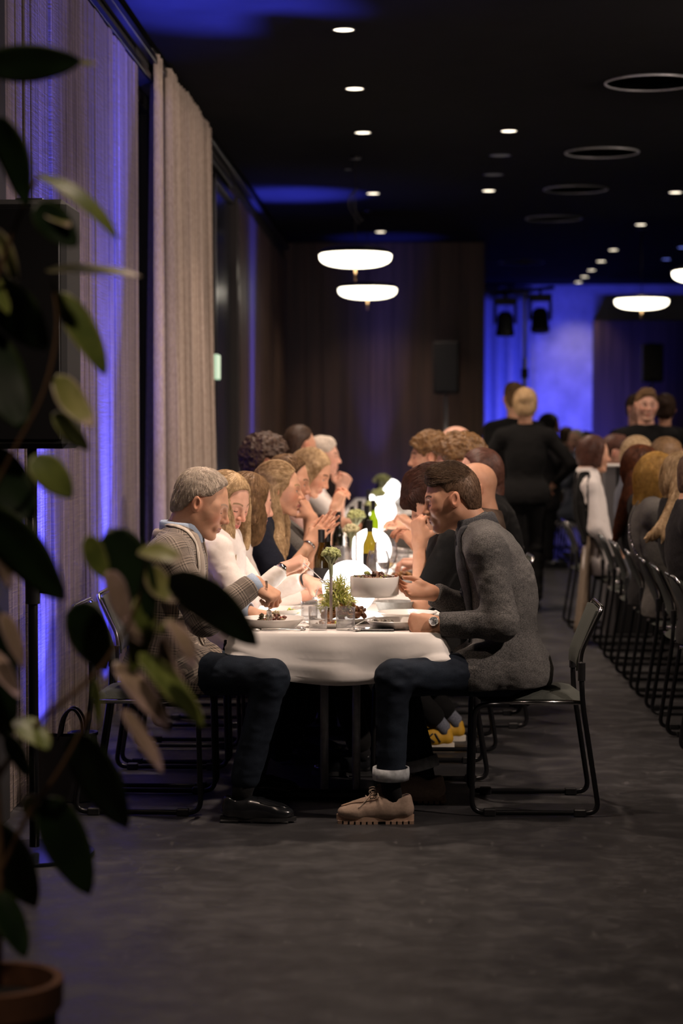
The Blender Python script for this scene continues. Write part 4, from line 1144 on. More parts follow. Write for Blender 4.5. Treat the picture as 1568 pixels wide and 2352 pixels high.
# ------------------------------------------------------------------ chairs (local: faces +x)
def make_chair(label, group):
    c = empty('sled_chair', (0, 0, 0), label=label, cat='chair', group=group); loc = dict(world=False)
    for s in (-1, 1):
        y = s * .235
        pts = round_path([(.10, y * .88, .435), (.235, y, .435), (.245, y, .014), (-.250, y, .014), (-.185, y * .96, .44), (-.178, y * .93, .60)], .05, 6)
        MB().tube(pts, .0105, 10).out('side_frame', M['black_metal'], c, **loc)
        for x in (.175, -.175): MB().box((x - .024, y - .015, .0), (x + .024, y + .015, .030), .004).out('glide', M['black_plastic'], c, smooth=False, **loc)
        MB().lathe([(.0001, 0), (.0145, 0), (.0145, .07), (.0001, .07)], (-.181, y * .94, .53), 12).out('sleeve', M['black_plastic'], c, auto=40, **loc)
        MB().tube([(.21, y * .90, .443), (-.19, y * .90, .443)], .0085, 8).out('seat_rail', M['chrome'], c, **loc)
    top = round_path([(-.176, -.200, .56), (-.180, -.200, .64), (-.262, -.195, .812), (-.262, .195, .812), (-.180, .200, .64), (-.176, .200, .56)], .035, 6)
    MB().tube(top, .009, 10).out('back_frame', M['chrome'], c, **loc)
    # padded seat
    n = 12; G = np.zeros((n + 1, n + 1, 3)); Bm = np.zeros((n + 1, n + 1, 3))
    for i in range(n + 1):
        for j in range(n + 1):
            u = i / n * 2 - 1; v = j / n * 2 - 1; e = (1 - abs(u) ** 5) * (1 - abs(v) ** 5)
            sq = 1 - .05 * u * u * v * v * 2
            x = .012 + u * .212 * sq; y = v * .212 * sq
            G[i, j] = (x, y, .455 + .028 * e ** .5 - .008 * (u + .1) ** 2); Bm[i, j] = (x * .985, y * .985, .450)
    mb = MB().grid(G[::-1]); mb.grid(Bm)
    ed = [(i, 0) for i in range(n)] + [(n, j) for j in range(n)] + [(n - i, n) for i in range(n)] + [(0, n - j) for j in range(n)]
    V = [G[i, j] for i, j in ed] + [Bm[i, j] for i, j in ed]; m = len(ed); mb.add(V, [(i, (i + 1) % m, m + (i + 1) % m, m + i)[::-1] for i in range(m)])
    mb.out('seat', M['chair_cloth'], c, auto=50, **loc)
    # curved back pad
    mb = MB(); nb = 10; F_ = np.zeros((7, nb + 1, 3)); K_ = np.zeros((7, nb + 1, 3))
    for i in range(7):
        t = i / 6; z = .565 + .235 * t; xb = np.interp(z, [.56, .62, .80], [-.168, -.172, -.245])
        for j in range(nb + 1):
            v = j / nb * 2 - 1; e = (1 - abs(v) ** 6) * (1 - abs(2 * t - 1) ** 6); cv = -.018 * (1 - v * v)
            F_[i, j] = (xb + cv + .008 + .012 * e ** .5, v * .193, z); K_[i, j] = (xb + cv - .004 - .006 * e ** .5, v * .193, z)
    mb.grid(F_); mb.grid(K_[::-1])
    ed = [(i, 0) for i in range(6)] + [(6, j) for j in range(nb)] + [(6 - i, nb) for i in range(6)] + [(0, nb - j) for j in range(nb)]
    V = [F_[i, j] for i, j in ed] + [K_[i, j] for i, j in ed]; m = len(ed); mb.add(V, [(i, (i + 1) % m, m + (i + 1) % m, m + i) for i in range(m)])
    mb.out('backrest', M['chair_cloth'], c, auto=50, **loc)
    return c
TX = -.315       # centre line of the long table
CHX_R, CHX_L = .455, -1.085
RS = [7.96, 8.72, 9.50, 10.25, 11.0, 12.0, 13.0]        # right side places
LS = [7.92, 8.50, 9.10, 9.75, 10.5, 11.3, 12.2]         # left side places
chair0 = make_chair('black sled-base chair with grey-green pad under the man in grey wool', 'sled chairs on the aisle side of the long table')
chair0.location = (CHX_R, RS[0], 0); chair0.rotation_euler = (0, 0, math.pi)
ordn = ['first', 'second', 'third', 'fourth', 'fifth', 'sixth', 'seventh']
CHR = [.455, .05, .12, .30, .36, .36, .36]
for i in range(1, 7): copy_thing(chair0, (CHR[i], RS[i], 0), math.pi + RNG.uniform(-.03, .03), ordn[i] + ' sled-base chair along the aisle side of the long table', 'sled chairs on the aisle side of the long table')
for i in range(0, 7): copy_thing(chair0, (CHX_L, LS[i], 0), RNG.uniform(-.02, .02), ordn[i] + ' sled-base chair along the curtain side of the long table', 'sled chairs on the curtain side of the long table')
T2 = [9.55, 10.25, 10.95, 11.7, 12.5, 13.3, 14.2]
for i in range(7): copy_thing(chair0, (1.47, T2[i], 0), RNG.uniform(-.03, .03), ordn[i] + ' sled-base chair of the dark row at the right table', 'sled chairs of the right-hand table')

# ------------------------------------------------------------------ tables
def make_table(y0, y1, cx, label, group):
    t = empty('folding_table', (cx, (y0 + y1) / 2, 0), label=label, cat='table', group=group)
    MB().box((cx - .39, y0 + .005, .690), (cx + .39, y1 - .005, .714), .006).out('tabletop', M['black_plastic'], t, smooth=False)
    for yy in (y0 + .36, y1 - .50):
        for dx in (-.065, .065): MB().tube([(cx + dx, yy, .04), (cx + dx, yy, .690)], .017, 14).out('leg', M['steel_brushed'], t)
        MB().box((cx - .30, yy - .03, .0), (cx + .30, yy + .03, .042), .012).out('foot', M['black_metal'], t, smooth=False)
        MB().box((cx - .28, yy - .03, .665), (cx + .28, yy + .03, .690), .004).out('crossbar', M['black_metal'], t, smooth=False)
    return t
tl = ['nearest folding table under the white cloth, two bright tube legs showing', 'second folding table under the long white cloth']
for i in range(6): make_table(7.70 + 2.55 * i, 10.28 + 2.55 * i, TX, tl[i] if i < 2 else 'folding table hidden under the far part of the long white cloth', 'folding tables joined into the long table')

def cloth(name, x0, x1, y0, y1, drop, mat, label, seed, zt=.719):
    """draped cloth: flat top, rounded edge, hanging skirt that sways at the corners"""
    r = np.random.RandomState(seed); rc = .045
    per = []
    def corner(cx, cy, a0):
        for a in np.linspace(a0, a0 + math.pi / 2, 9)[:-1]: per.append((cx + rc * math.cos(a), cy + rc * math.sin(a), math.cos(a), math.sin(a)))
    def edge(ax, ay, bx, by, nx, ny, n):
        for i in range(n): per.append((ax + (bx - ax) * i / n, ay + (by - ay) * i / n, nx, ny))
    nl = int((y1 - y0) / .10)
    corner(x1 - rc, y0 + rc, -math.pi / 2); edge(x1, y0 + rc, x1, y1 - rc, 1, 0, nl); corner(x1 - rc, y1 - rc, 0); edge(x1 - rc, y1, x0 + rc, y1, 0, 1, 24)
    corner(x0 + rc, y1 - rc, math.pi / 2); edge(x0, y1 - rc, x0, y0 + rc, -1, 0, nl); corner(x0 + rc, y0 + rc, math.pi); edge(x0 + rc, y0, x1 - rc, y0, 0, -1, 28)
    n = len(per); per = np.array(per); s = np.cumsum(np.r_[0, np.hypot(np.diff(per[:, 0]), np.diff(per[:, 1]))])
    steps = [(-.03, 0), (-.012, 0), (0, .0), (.006, .005), (.010, .016)] + [(None, k) for k in np.linspace(.05, drop, 7)]
    V = []
    cd = np.minimum.reduce([np.hypot(per[:, 0] - a, per[:, 1] - b) for a in (x0, x1) for b in (y0, y1)])
    fl = np.exp(-(cd / .10) ** 2)
    for o, dz in steps:
        if o is None:
            k = dz / drop; off = .012 + k * (.010 + .035 * fl) + k * .008 * np.sin(s * 9 + r.uniform(0, 6)) + k * .010 * np.sin(s * 23 + 1.3)
            z = zt - dz * (1 + .02 * np.sin(s * 3.1)) + k * .03 * fl
            ne_ = np.exp(-np.maximum(per[:, 1] - y0, 0) / .08); cx_ = (x0 + x1) / 2; z = z + ne_ * k * .085 * (np.abs(per[:, 0] - cx_) / ((x1 - x0) / 2)) ** 2.2; off = off + ne_ * .004 * np.exp(-((per[:, 0] - cx_ + .01) / .012) ** 2)
        else: off = np.full(n, o); z = np.full(n, zt - dz)
        V.append(np.stack([per[:, 0] + per[:, 2] * off, per[:, 1] + per[:, 3] * off, z], 1))
    m = len(steps); VV = np.concatenate(V); F = [tuple(range(n))]
    for i in range(m - 1):
        for k in range(n): l = (k + 1) % n; F.append((i * n + k, (i + 1) * n + k, (i + 1) * n + l, i * n + l))
    o = mesh(name, VV, F, mat); tag(o, label, 'tablecloth')
    sm = o.modifiers.new('thick', 'SOLIDIFY'); sm.thickness = .003; sm.offset = 1
    return o
cloth('tablecloth', TX - .405, TX + .405, 7.67, 23.06, .205, M['linen'], 'long white cloth draped over the dinner table with a rounded hem', 4)
ZT = .723
for i in range(2): make_table(9.2 + 2.6 * i, 11.78 + 2.6 * i, 2.30, 'folding table under the white cloth of the right-hand table', 'folding tables joined into the right-hand table')
cloth('tablecloth', 1.895, 2.705, 9.18, 14.36, .215, M['linen'], 'white cloth on the right-hand table behind the dark row of chairs', 8)

# ------------------------------------------------------------------ tableware
def lathe_thing(name, prof, mat, x, y, z, label, cat, group=None, n=32, tilt=None):
    mb = MB().lathe(prof, (x, y, z), n)
    return tag(mb.out(name, mat, auto=50), label, cat, group)
PLATE = [(.0001, .003), (.075, .003), (.085, .008), (.118, .030), (.126, .036), (.128, .034), (.120, .026), (.088, .001), (.070, .0), (.0001, .0)]
def shallow(r, h): k = r / .128; return [(a * k, b * h / .036) for a, b in PLATE]
def plate(x, y, label, r=.128, h=.036, mat='china', group=None, z=None): return lathe_thing('dinner_plate', shallow(r, h), M[mat], x, y, (ZT if z is None else z), label, 'plate', group, 40)
def tumbler(x, y, label, r=.039, h=.088, fill=.0, group=None):
    t = empty('water_tumbler', (x, y, ZT), label=label, cat='glass', group=group)
    MB().lathe([(.0001, .0), (r * .86, .0), (r * .9, .003), (r, h), (r - .0012, h + .0006), (r - .0022, h), (r * .9 - .002, .010), (.0001, .009)], (x, y, ZT), 32).out('cup', M['glass'], t)
    if fill: MB().lathe([(.0001, .0105), (r * .88, .0108), (r * .88 + (r * .1) * fill, h * fill), (.0001, h * fill)], (x, y, ZT), 32).out('water', M['water'], t, auto=50)
    return t
def wine_glass(x, y, label, h=.20, r=.042, fill=.0, group=None):
    t = empty('wine_glass', (x, y, ZT), label=label, cat='glass', group=group); s = h * .40
    pr = [(.0001, .0), (.034, .0), (.034, .002), (.012, .005), (.004, .012), (.0035, s - .01), (.008, s)]
    bowl = [(r * math.sin(a) * (1 if a < 1.75 else 1), s + (h - s) * .42 * (1 - math.cos(a))) for a in np.linspace(.25, 2.25, 14)]
    top = bowl[-1][1]; bowl = [(a, s + (b - s) * (h - s) / (top - s)) for a, b in bowl]
    inner = [(max(a - .0014, .0005), b + .0004) for a, b in bowl][::-1]
    MB().lathe(pr + bowl + inner + [(.0001, inner[-1][1] + .0)], (x, y, ZT), 28).out('cup', M['glass'], t)
    if fill:
        zf = s + (h - s) * fill; wl_ = [(max(a - .0018, .0005), b + .0012) for a, b in bowl if b < zf]
        MB().lathe([(.0001, wl_[0][1])] + wl_ + [(.0001, wl_[-1][1])], (x, y, ZT), 28).out('wine', M['wine'], t, auto=50)
    return t
def bottle(x, y, label, kind='dark', h=.31, r=.0365, group=None, lab=True, z=None):
    z = ZT if z is None else z
    b = empty('wine_bottle', (x, y, z), label=label, cat='bottle', group=group); k = h / .31
    pr = [(.0001, .0), (r * .92, .0), (r, .006), (r, .17 * k), (r * .93, .19 * k), (r * .62, .215 * k), (.0155, .238 * k), (.0138, .262 * k), (.0138, h - .012), (.0150, h - .012), (.0150, h), (.0001, h)]
    MB().lathe(pr, (x, y, z), 28).out('glass_body', M['bottle_' + kind], b, auto=60)
    MB().lathe([(.0146, h - .058 * k), (.0152, h - .058 * k), (.0162, h + .001), (.0001, h + .0015)], (x, y, z), 20).out('capsule', M['bottle_capsule'], b, auto=50)
    if lab: MB().lathe_open([(r + .0006, .05 * k), (r + .0006, .135 * k)], (x, y, z), 28).out('label_band', M['bottle_label'], b)
    return b
def globe(x, y, label, r=.115):
    g = empty('globe_lamp', (x, y, ZT), label=label, cat='table lamp', group='glowing white globe lamps down the long table')
    prof = [(max(r * math.sin(a), .0001), r - r * math.cos(a)) for a in np.linspace(.22, math.pi, 26)]
    MB().lathe(prof, (x, y, ZT + .004), 44).out('globe', M['globe_light'], g)
    MB().lathe([(.0001, 0), (.05, 0), (.052, .006), (.03, .012), (.0001, .012)], (x, y, ZT), 24).out('base', M['china'], g)
ZL = [(8.36, -.288), (11.1, -.262), (13.75, -.265), (16.4, -.30), (18.7, -.345), (22.3, -.31)]
gl = ['largest glowing globe lamp, behind the frisee salad', 'second glowing globe lamp, behind the wine glasses', 'third glowing globe lamp, beside the green bottles', 'fourth glowing globe lamp along the table', 'fifth glowing globe lamp, under a green flower head', 'farthest glowing globe lamp before the blue-lit partition']
for (yy, xx), l_ in zip(ZL, gl): globe(xx, yy, l_)

def bits(name, c, rx, ry, hz, n, cols, size, label, cat='food', kind=None, seed=1, curl=False, parent=None):
    """a portion of food: many small irregular pieces heaped on a dish"""
    r = np.random.RandomState(seed); V = []; F = []; C = []
    for i in range(n):
        a = r.uniform(0, 6.28); q = math.sqrt(r.uniform(0, 1)); px, py = c[0] + rx * q * math.cos(a), c[1] + ry * q * math.sin(a); pz = c[2] + hz * (1 - q * q) * r.uniform(.2, 1)
        col = np.asarray(cols[r.randint(len(cols))]) * r.uniform(.7, 1.25); s = size * r.uniform(.6, 1.4)
        if curl:
            d = unit(r.normal(0, 1, 3) + A(0, 0, .5)); s3 = unit(np.cross(d, r.normal(0, 1, 3))); n0 = len(V); p = A(px, py, pz); wd = s * .024
            for k in range(6):
                w_ = wd * (1 if k < 5 else .3) * (1 + 1.2 * (k % 2)); V += [p - s3 * w_, p + s3 * w_]; C += [col, col]; d = unit(d + r.normal(0, .48, 3)); p = p + d * s / 5
            F += [(n0 + 2 * k, n0 + 2 * k + 1, n0 + 2 * k + 3, n0 + 2 * k + 2) for k in range(5)]
        else:
            mb = MB().ball((0, 0, 0), (s, s * r.uniform(.4, .9), s * r.uniform(.3, .7)), 6, 4); W = np.array(mb.v) * (1 + .3 * r.uniform(-1, 1, (len(mb.v), 1)))
            R = np.array(Matrix.Rotation(r.uniform(0, 6), 3, unit(r.normal(0, 1, 3)).tolist())); W = W @ R.T + A(px, py, pz + s * .3); n0 = len(V); V += list(W); C += [col] * len(W); F += [tuple(k + n0 for k in f) for f in mb.f]
    o = mesh(name, V, F, M['food'], parent, col=np.array(C))
    if parent is None: tag(o, label, cat)
    return o
GRN = [(.52, .58, .12), (.72, .72, .24), (.42, .50, .09), (.80, .76, .40)]; RED = [(.30, .035, .03), (.16, .05, .03), (.42, .30, .22), (.10, .05, .02)]; BRN = [(.26, .10, .04), (.17, .065, .03), (.36, .16, .06), (.11, .045, .02)]

# near setting, left
p1 = P(628, 1442, 7.84); plate(p1[0], 7.84, 'white deep plate of red salad before the man in the checked jacket', .126, .040)
bits('red_salad', (p1[0] + .005, 7.84, ZT + .018), .05, .045, .045, 60, RED + [(.40, .36, .2)], .011, 'heap of red and brown salad on the nearest left plate', seed=3)
bits('green_sprig', (p1[0] - .045, 7.80, ZT + .02), .008, .008, .055, 14, [(.16, .13, .06), (.12, .10, .05)], .010, 'small upright dry sprig on the nearest left plate', seed=9)
p2 = P(628, 1405, 8.35); plate(p2[0], 8.35, 'white plate with chopped greens behind the red salad plate', .130, .032)
bits('chopped_greens', (p2[0] + .07, 8.33, ZT + .012), .036, .03, .018, 40, GRN + [(.4, .25, .08)], .007, 'little heap of chopped greens on the second left plate', seed=4)
p3 = P(655, 1385, 8.95); plate(p3[0] + .05, 9.0, 'large empty white plate before the woman in white', .14, .03)
# salad platter
p4 = P(787, 1412, 7.98)
pl = empty('serving_platter', (p4[0], 8.08, ZT), label='stoneware serving platter of glazed meat and frisee by the tumblers', cat='platter')
MB().lathe([(.0001, .004), (.10, .004), (.125, .022), (.128, .020), (.104, .0), (.0001, .0)], (p4[0], 8.08, ZT), 40).out('dish', M['china'], pl, auto=50)
bits('glazed_meat', (p4[0] + .01, 8.09, ZT + .02), .088, .075, .05, 75, BRN + [(.36, .16, .05)], .019, 'glazed brown meat pieces heaped on the serving platter', seed=6)
bits('frisee_salad', (p4[0] - .025, 8.10, ZT + .065), .052, .05, .105, 1300, GRN + [(.75, .72, .40)], .052, 'curly yellow-green frisee piled on the meat platter', seed=7, curl=True)
p4b = P(735, 1432, 7.80); plate(p4b[0] + .03, 7.88, 'white side plate behind the two near water tumblers', .095, .02)
bits('salad_scraps', (p4b[0] + .03, 7.88, ZT + .008), .05, .04, .02, 30, BRN + GRN[:1], .008, 'few salad scraps on the side plate behind the tumblers', seed=12)
# right settings
p5 = P(905, 1432, 7.72); plate(p5[0], 7.84, 'white plate with a grey-brown morsel beside the phone', .115, .034)
bits('mushroom_slices', (p5[0] - .045, 7.80, ZT + .022), .045, .03, .012, 28, [(.20, .17, .13), (.13, .11, .09), (.3, .26, .2)], .009, 'sliced grey mushrooms on the plate beside the phone', seed=14)
p6 = P(935, 1402, 8.2); plate(p6[0], 8.22, 'empty white plate under the right man\'s raised forearm', .125, .03)
p6b = P(985, 1380, 8.62); plate(p6b[0] - .03, 8.66, 'small empty white plate near the aisle edge of the table', .10, .022)
# stone bowl under the lifted bowl
p7 = P(905, 1385, 8.45); lathe_thing('stone_bowl', [(.0001, .006), (.058, .006), (.082, .05), (.085, .05), (.064, .0), (.0001, .0)], M['cloth_tan'] if False else M['steel_brushed'] if False else simple('stoneware_grey', (.22, .21, .19), .5, nscale=50), p7[0], 8.5, ZT, 'grey stoneware bowl standing under the lifted white bowl', 'bowl')
tumbler(*P(730, 1455, 7.74)[:2], 'empty water tumbler at the near edge, left of a pair', r=.0385, h=.092)
tumbler(*P(793, 1453, 7.75)[:2], 'half-full water tumbler at the near edge, right of a pair', r=.0395, h=.090, fill=.62)
tumbler(*P(710, 1428, 8.05)[:2], 'water tumbler standing behind the near empty tumbler', r=.036, h=.085, fill=.3)
tumbler(*P(745, 1415, 8.2)[:2], 'small clear tumbler in front of the dark bottles', r=.033, h=.08)
# phone
p8 = P(861, 1449, 7.75); ph = empty('smartphone', (p8[0], 7.74, ZT), label='black smartphone lying on the table edge', cat='phone')
MB().box((p8[0] - .076, 7.705, ZT), (p8[0] + .076, 7.777, ZT + .008), .003).out('case', M['black_plastic'], ph, smooth=False)
MB().box((p8[0] - .071, 7.709, ZT + .0081), (p8[0] + .071, 7.773, ZT + .0088)).out('screen', M['phone_glass'], ph, smooth=False)
# cutlery
def spoon(name, a, b, label, bowl=.019, mat='cutlery', fork=False, cat=None):
    a = np.asarray(a, float); b = np.asarray(b, float); d = unit(b - a); s = unit(np.cross(A(0, 0, 1), d)); u = np.cross(d, s); o = empty(name, a, label=label, cat=cat or ('fork' if fork else 'spoon'))
    L = np.linalg.norm(b - a); mb = MB(); pts = [a + d * L * t + u * .004 * math.sin(t * 3) for t in np.linspace(0, .78, 8)]
    R = np.stack([d, s, u], 1); G = np.zeros((8, 3, 3))
    for i, p_ in enumerate(pts):
        w_ = np.interp(i, [0, 2, 7], [.0055, .0035, .0026]); G[i] = [p_ - s * w_, p_ + u * .0022, p_ + s * w_]
    G2 = np.stack([G[:, 0], G[:, 1], G[:, 2], G[:, 1] - u * .0045, G[:, 0]], 1); mb.grid(G2)
    mb.out('handle', M[mat], o)
    mb = MB(); c = a + d * L * .88
    if fork:
        mb.ball(c - d * .018, (.018, .0115, .002), 10, 6, R)
        for k in (-1.5, -.5, .5, 1.5): mb.tube([c - d * .012 + s * k * .0058, c + d * .014 + s * k * .0058 - u * .002, c + d * .036 + s * k * .0055 + u * .004], [.002, .0016, .0008], 6)
        mb.out('tines', M[mat], o)
    else:
        mb.ball(c, (bowl * 1.5, bowl, .006), 14, 8, R); mb.out('spoon_bowl', M[mat], o)
    return o
spoon('dessert_spoon', A(*P(700, 1464, 7.71)[:2], ZT + .006), A(*P(690, 1438, 7.75)[:2], ZT + .010), 'shiny spoon lying left of the near tumblers', .017)
spoon('table_knife', A(*P(690, 1460, 7.70)[:2], ZT + .004), A(*P(575, 1458, 7.70)[:2], ZT + .004), 'table knife lying along the near edge of the table', .010, cat='knife')
spoon('serving_spoon', A(*P(800, 1440, 7.7)[:2], ZT + .006), A(*P(856, 1418, 7.86)[:2], ZT + .04), 'serving spoon leaning on the meat platter', .021)
spoon('soup_spoon', A(*P(838, 1452, 7.74)[:2], ZT + .004), A(*P(818, 1446, 7.70)[:2], ZT + .008), 'short spoon beside the phone', .015)
# napkins
def napkin(x, y, label, rot=0, w=.16, d=.06):
    R = np.array(Matrix.Rotation(rot, 3, 'Z')); G = []
    for i in range(9):
        G.append([R @ A((i / 8 - .5) * w, (j / 4 - .5) * d * (1 + .2 * math.sin(i * 1.3)), .012 * math.exp(-((j - 2) / 1.2) ** 2) * (1 + .5 * math.sin(i * 2.1))) + A(x, y, ZT + .001) for j in range(5)])
    o = MB().grid(G).out('napkin', M['napkin']); tag(o, label, 'napkin'); sm = o.modifiers.new('thick', 'SOLIDIFY'); sm.thickness = .006; sm.offset = 1; return o
napkin(*P(975, 1400, 8.35)[:2], 'crumpled white napkin at the right man\'s elbow', .5, .14, .08)
napkin(*P(900, 1450, 7.80)[:2], 'folded white napkin behind the phone', .05, .15, .05)
napkin(*P(945, 1300, 10.1)[:2], 'folded white napkin farther along the aisle side', .1, .16, .09)
# bottles and glasses among the globes
bottle(*P(738, 1325, 9.3)[:2], 'dark wine bottle behind the woman\'s fork, left of a pair', 'amber', .315)
bottle(*P(752, 1325, 9.45)[:2], 'dark wine bottle behind the woman\'s fork, right of a pair', 'dark', .31)
bottle(*P(776, 1270, 11.0)[:2], 'tall black wine bottle beside the clapping hands', 'dark', .33)
bottle(*P(849, 1292, 10.4)[:2], 'amber wine bottle standing before the second globe', 'amber', .31)
bottle(*P(857, 1235, 12.9)[:2], 'bright green wine bottle before the third globe', 'green', .33, lab=False)
bottle(*P(843, 1238, 12.75)[:2], 'olive wine bottle left of the bright green bottle', 'dark', .30)
bottle(*P(826, 1232, 13.3)[:2], 'dark wine bottle behind the round green flower head', 'dark', .31)
bottle(*P(808, 1232, 13.1)[:2], 'half-hidden dark bottle left of the green flower head', 'dark', .28)
bottle(*P(845, 1200, 15.2)[:2], 'slim dark bottle far down the table, foil top showing', 'dark', .33)
bottle(*P(868, 1165, 19.6)[:2], 'far dark bottle near the end of the long table', 'dark', .31)
wine_glass(*P(868, 1350, 9.0)[:2], 'tall glass of white wine in front of the second globe, nearer one', .235, .052, .28)
wine_glass(*P(886, 1325, 9.7)[:2], 'tall glass of white wine in front of the second globe, farther one', .25, .056, .26)
wine_glass(*P(784, 1300, 10.3)[:2], 'empty wine glass left of the pale flower heads', .18, .047)
tumbler(*P(797, 1322, 9.75)[:2], 'water tumbler behind the largest globe', r=.040, h=.10)
tumbler(*P(880, 1318, 9.6)[:2], 'small tumbler beside the white wine stems', r=.03, h=.08)
wine_glass(*P(905, 1228, 13.6)[:2], 'wine glass standing right of the third globe', .21, .045)
wine_glass(*P(820, 1190, 15.4)[:2], 'far wine glass beside the slim bottle', .21, .045)
wine_glass(*P(908, 1150, 21.0)[:2], 'farthest wine glass beside the last globe', .21, .045)
wine_glass(*P(925, 1180, 17.0)[:2], 'wine glass near the aisle edge, far down the table', .2, .045)
tumbler(*P(925, 1262, 11.6)[:2], 'tumbler on the aisle side by the second globe', r=.038, h=.09, fill=.5)
tumbler(*P(940, 1235, 12.6)[:2], 'tumbler on the aisle side by the third globe', r=.038, h=.09)
# dark dish with potatoes
p9 = P(922, 1298, 10.0); dd = empty('black_dish', (p9[0], 10.0, ZT), label='black oblong dish of roast potatoes on the aisle side', cat='dish')
MB().box((p9[0] - .075, 9.93, ZT), (p9[0] + .085, 10.13, ZT + .032), .01).out('dish', M['china_dark'], dd, smooth=False)
bits('roast_potatoes', (p9[0] + .005, 10.03, ZT + .034), .065, .07, .02, 24, [(.40, .20, .06), (.28, .12, .04), (.5, .3, .1)], .018, 'roast potatoes heaped in the black dish', seed=21)
# flower heads on glass stems
def stem_flower(px, py, d, label, pale=False, size=.035, foot=None, n=70, seed=1, tall=None):
    top = P(px, py, d); x, y, z = top; o = empty('flower_stem', (x, y, ZT), label=label, cat='flower'); r = np.random.RandomState(seed)
    MB().lathe([(.0001, 0), (.028, 0), (.028, .004), (.0065, .010), (.0062, max(z - ZT - .075, .05)), (.0001, max(z - ZT - .075, .05))], (x, y, ZT), 18).out('tube_vase', M['glass'] if False else M['steel_brushed'] if False else simple('vase_tube_%d' % seed, (.42, .36, .33), .25, nscale=0), o, auto=50)
    mb = MB(); lean = A(r.uniform(-.012, .012), 0, 0)
    mb.tube(catmull([A(x, y, z - .095), A(x, y, z - .07), A(x, y, z - size * .9) + lean, A(x, y, z - size * .25) + lean], 4), list(np.interp(np.arange(13), [0, 5, 9, 12], [.0065, .009, size * .32, size * .7])), 10)
    for k in range(7):
        a = k * .9; mb.tube([A(x, y, z - size * 1.3) + lean * .5, A(x + size * .5 * math.cos(a), y + size * .5 * math.sin(a), z - size * .65), A(x + size * .8 * math.cos(a), y + size * .8 * math.sin(a), z - size * .15)], [size * .12, size * .14, size * .16], 6)
    mb.out('stalk', M['brocco_stalk'], o)
    mb = MB()
    for i in range(n):
        v = unit(r.normal(0, 1, 3)); v[2] = abs(v[2]) * 1.1 - .25; p_ = A(x, y, z) + v * size * A(1, 1, .72) * r.uniform(.75, 1.05); mb.ball(p_, size * r.uniform(.16, .27), 6, 4)
    mb.out('flower_head', M['brocco_pale' if pale else 'brocco'], o)
stem_flower(760, 1272, 7.95, 'green flower head on a thin tube vase before the largest globe', size=.036, seed=1, n=90)
stem_flower(818, 1184, 11.0, 'round dark-green flower head beside the green bottles', size=.046, seed=2, n=110)
stem_flower(806, 1216, 10.35, 'pale cream flower head above the tumbler', True, .040, seed=3, n=90)
stem_flower(870, 1133, 17.6, 'far yellow-green flower head before a globe', size=.06, seed=4)
stem_flower(877, 1102, 21.4, 'farthest green flower head against the blue light', size=.085, seed=5)
stem_flower(853, 1160, 14.6, 'small green flower head between bottles and globe', size=.045, seed=6)
# far plates and bowls along both edges
far = [(-.60, 9.7), (-.58, 10.4), (-.60, 11.2), (-.58, 12.1), (-.6, 13.2), (-.58, 14.4), (-.6, 15.8), (-.58, 17.4), (-.05, 11.0), (-.04, 11.8), (-.05, 12.7), (-.05, 13.6), (-.04, 14.8), (-.05, 16.2), (-.05, 18.0)]
nth = ['first', 'second', 'third', 'fourth', 'fifth', 'sixth', 'seventh', 'farthest']
for i, (x, y) in enumerate(far): plate(x, y, nth[i if i < 8 else (i - 8 if i < 14 else 7)] + ' of the farther white plates on the ' + ('curtain' if i < 8 else 'aisle') + ' side of the table', .125, .03, group='white plates far along the long table')
bits('bread_board', (-.47, 18.3, ZT + .01), .10, .08, .06, 40, [(.36, .16, .03), (.5, .26, .06), (.25, .1, .02)], .03, 'golden bread heaped on the far left of the table', seed=31)
# ------------------------------------------------------------------ green exit sign edge-on
ex = empty('exit_sign', (WX + .06, 15.2, 2.0), label='small glowing green exit sign seen edge-on by the curtain', cat='sign')
MB().box((WX + .02, 15.30, 1.90), (WX + .06, 15.50, 2.09), .004).out('sign_box', M['exit_light'], ex, smooth=False)
MB().box((WX - .02, 15.36, 1.96), (WX + .02, 15.44, 2.03)).out('bracket', M['black_metal'], ex, smooth=False)
# ------------------------------------------------------------------ loudspeakers
def loudspeaker(x, y, z0, w, d, h, rz, base, label, slabel, tripod=True):
    o = empty('loudspeaker', (x, y, z0), label=label, cat='speaker')
    MB().box((x - w / 2, y - d / 2, z0), (x + w / 2, y + d / 2, z0 + h), .018).out('cabinet', M['black_matte'], o, smooth=False)
    MB().box((x - w / 2 + .02, y - d / 2 - .006, z0 + .03), (x + w / 2 - .02, y - d / 2 + .001, z0 + h - .03), .004).out('grille', M['black_plastic'], o, smooth=False)
    MB().box((x - .05, y - .02, z0 + h), (x + .05, y + .02, z0 + h + .018), .004).out('handle', M['black_plastic'], o, smooth=False)
    s = empty('speaker_stand', (x, y, 0), label=slabel, cat='stand')
    MB().tube([(x, y, .03), (x, y, z0 + .03)], .0175, 12).out('pole', M['black_metal'] if not tripod else M['steel_brushed'], s)
    MB().lathe([(.0001, 0), (.026, 0), (.026, .09), (.0001, .09)], (x, y, z0 * .62), 14).out('collar', M['black_plastic'], s, auto=50)
    MB().tube([(x + .02, y, z0 * .62 + .045), (x + .07, y, z0 * .62 + .045)], [.008, .014], 8).out('knob', M['black_plastic'], s)
    if tripod:
        for k in range(3):
            a = k * 2.094 + .5; MB().tube([(x, y, .55), (x + .42 * math.cos(a), y + .42 * math.sin(a), .015)], .011, 8).out('leg', M['black_metal'], s)
    else: MB().lathe([(.0001, 0), (.212, 0), (.212, .010), (.209, .014), (.0001, .016)], (x, y, 0), 44).out('round_base', M['dark_gloss'], s, auto=50)
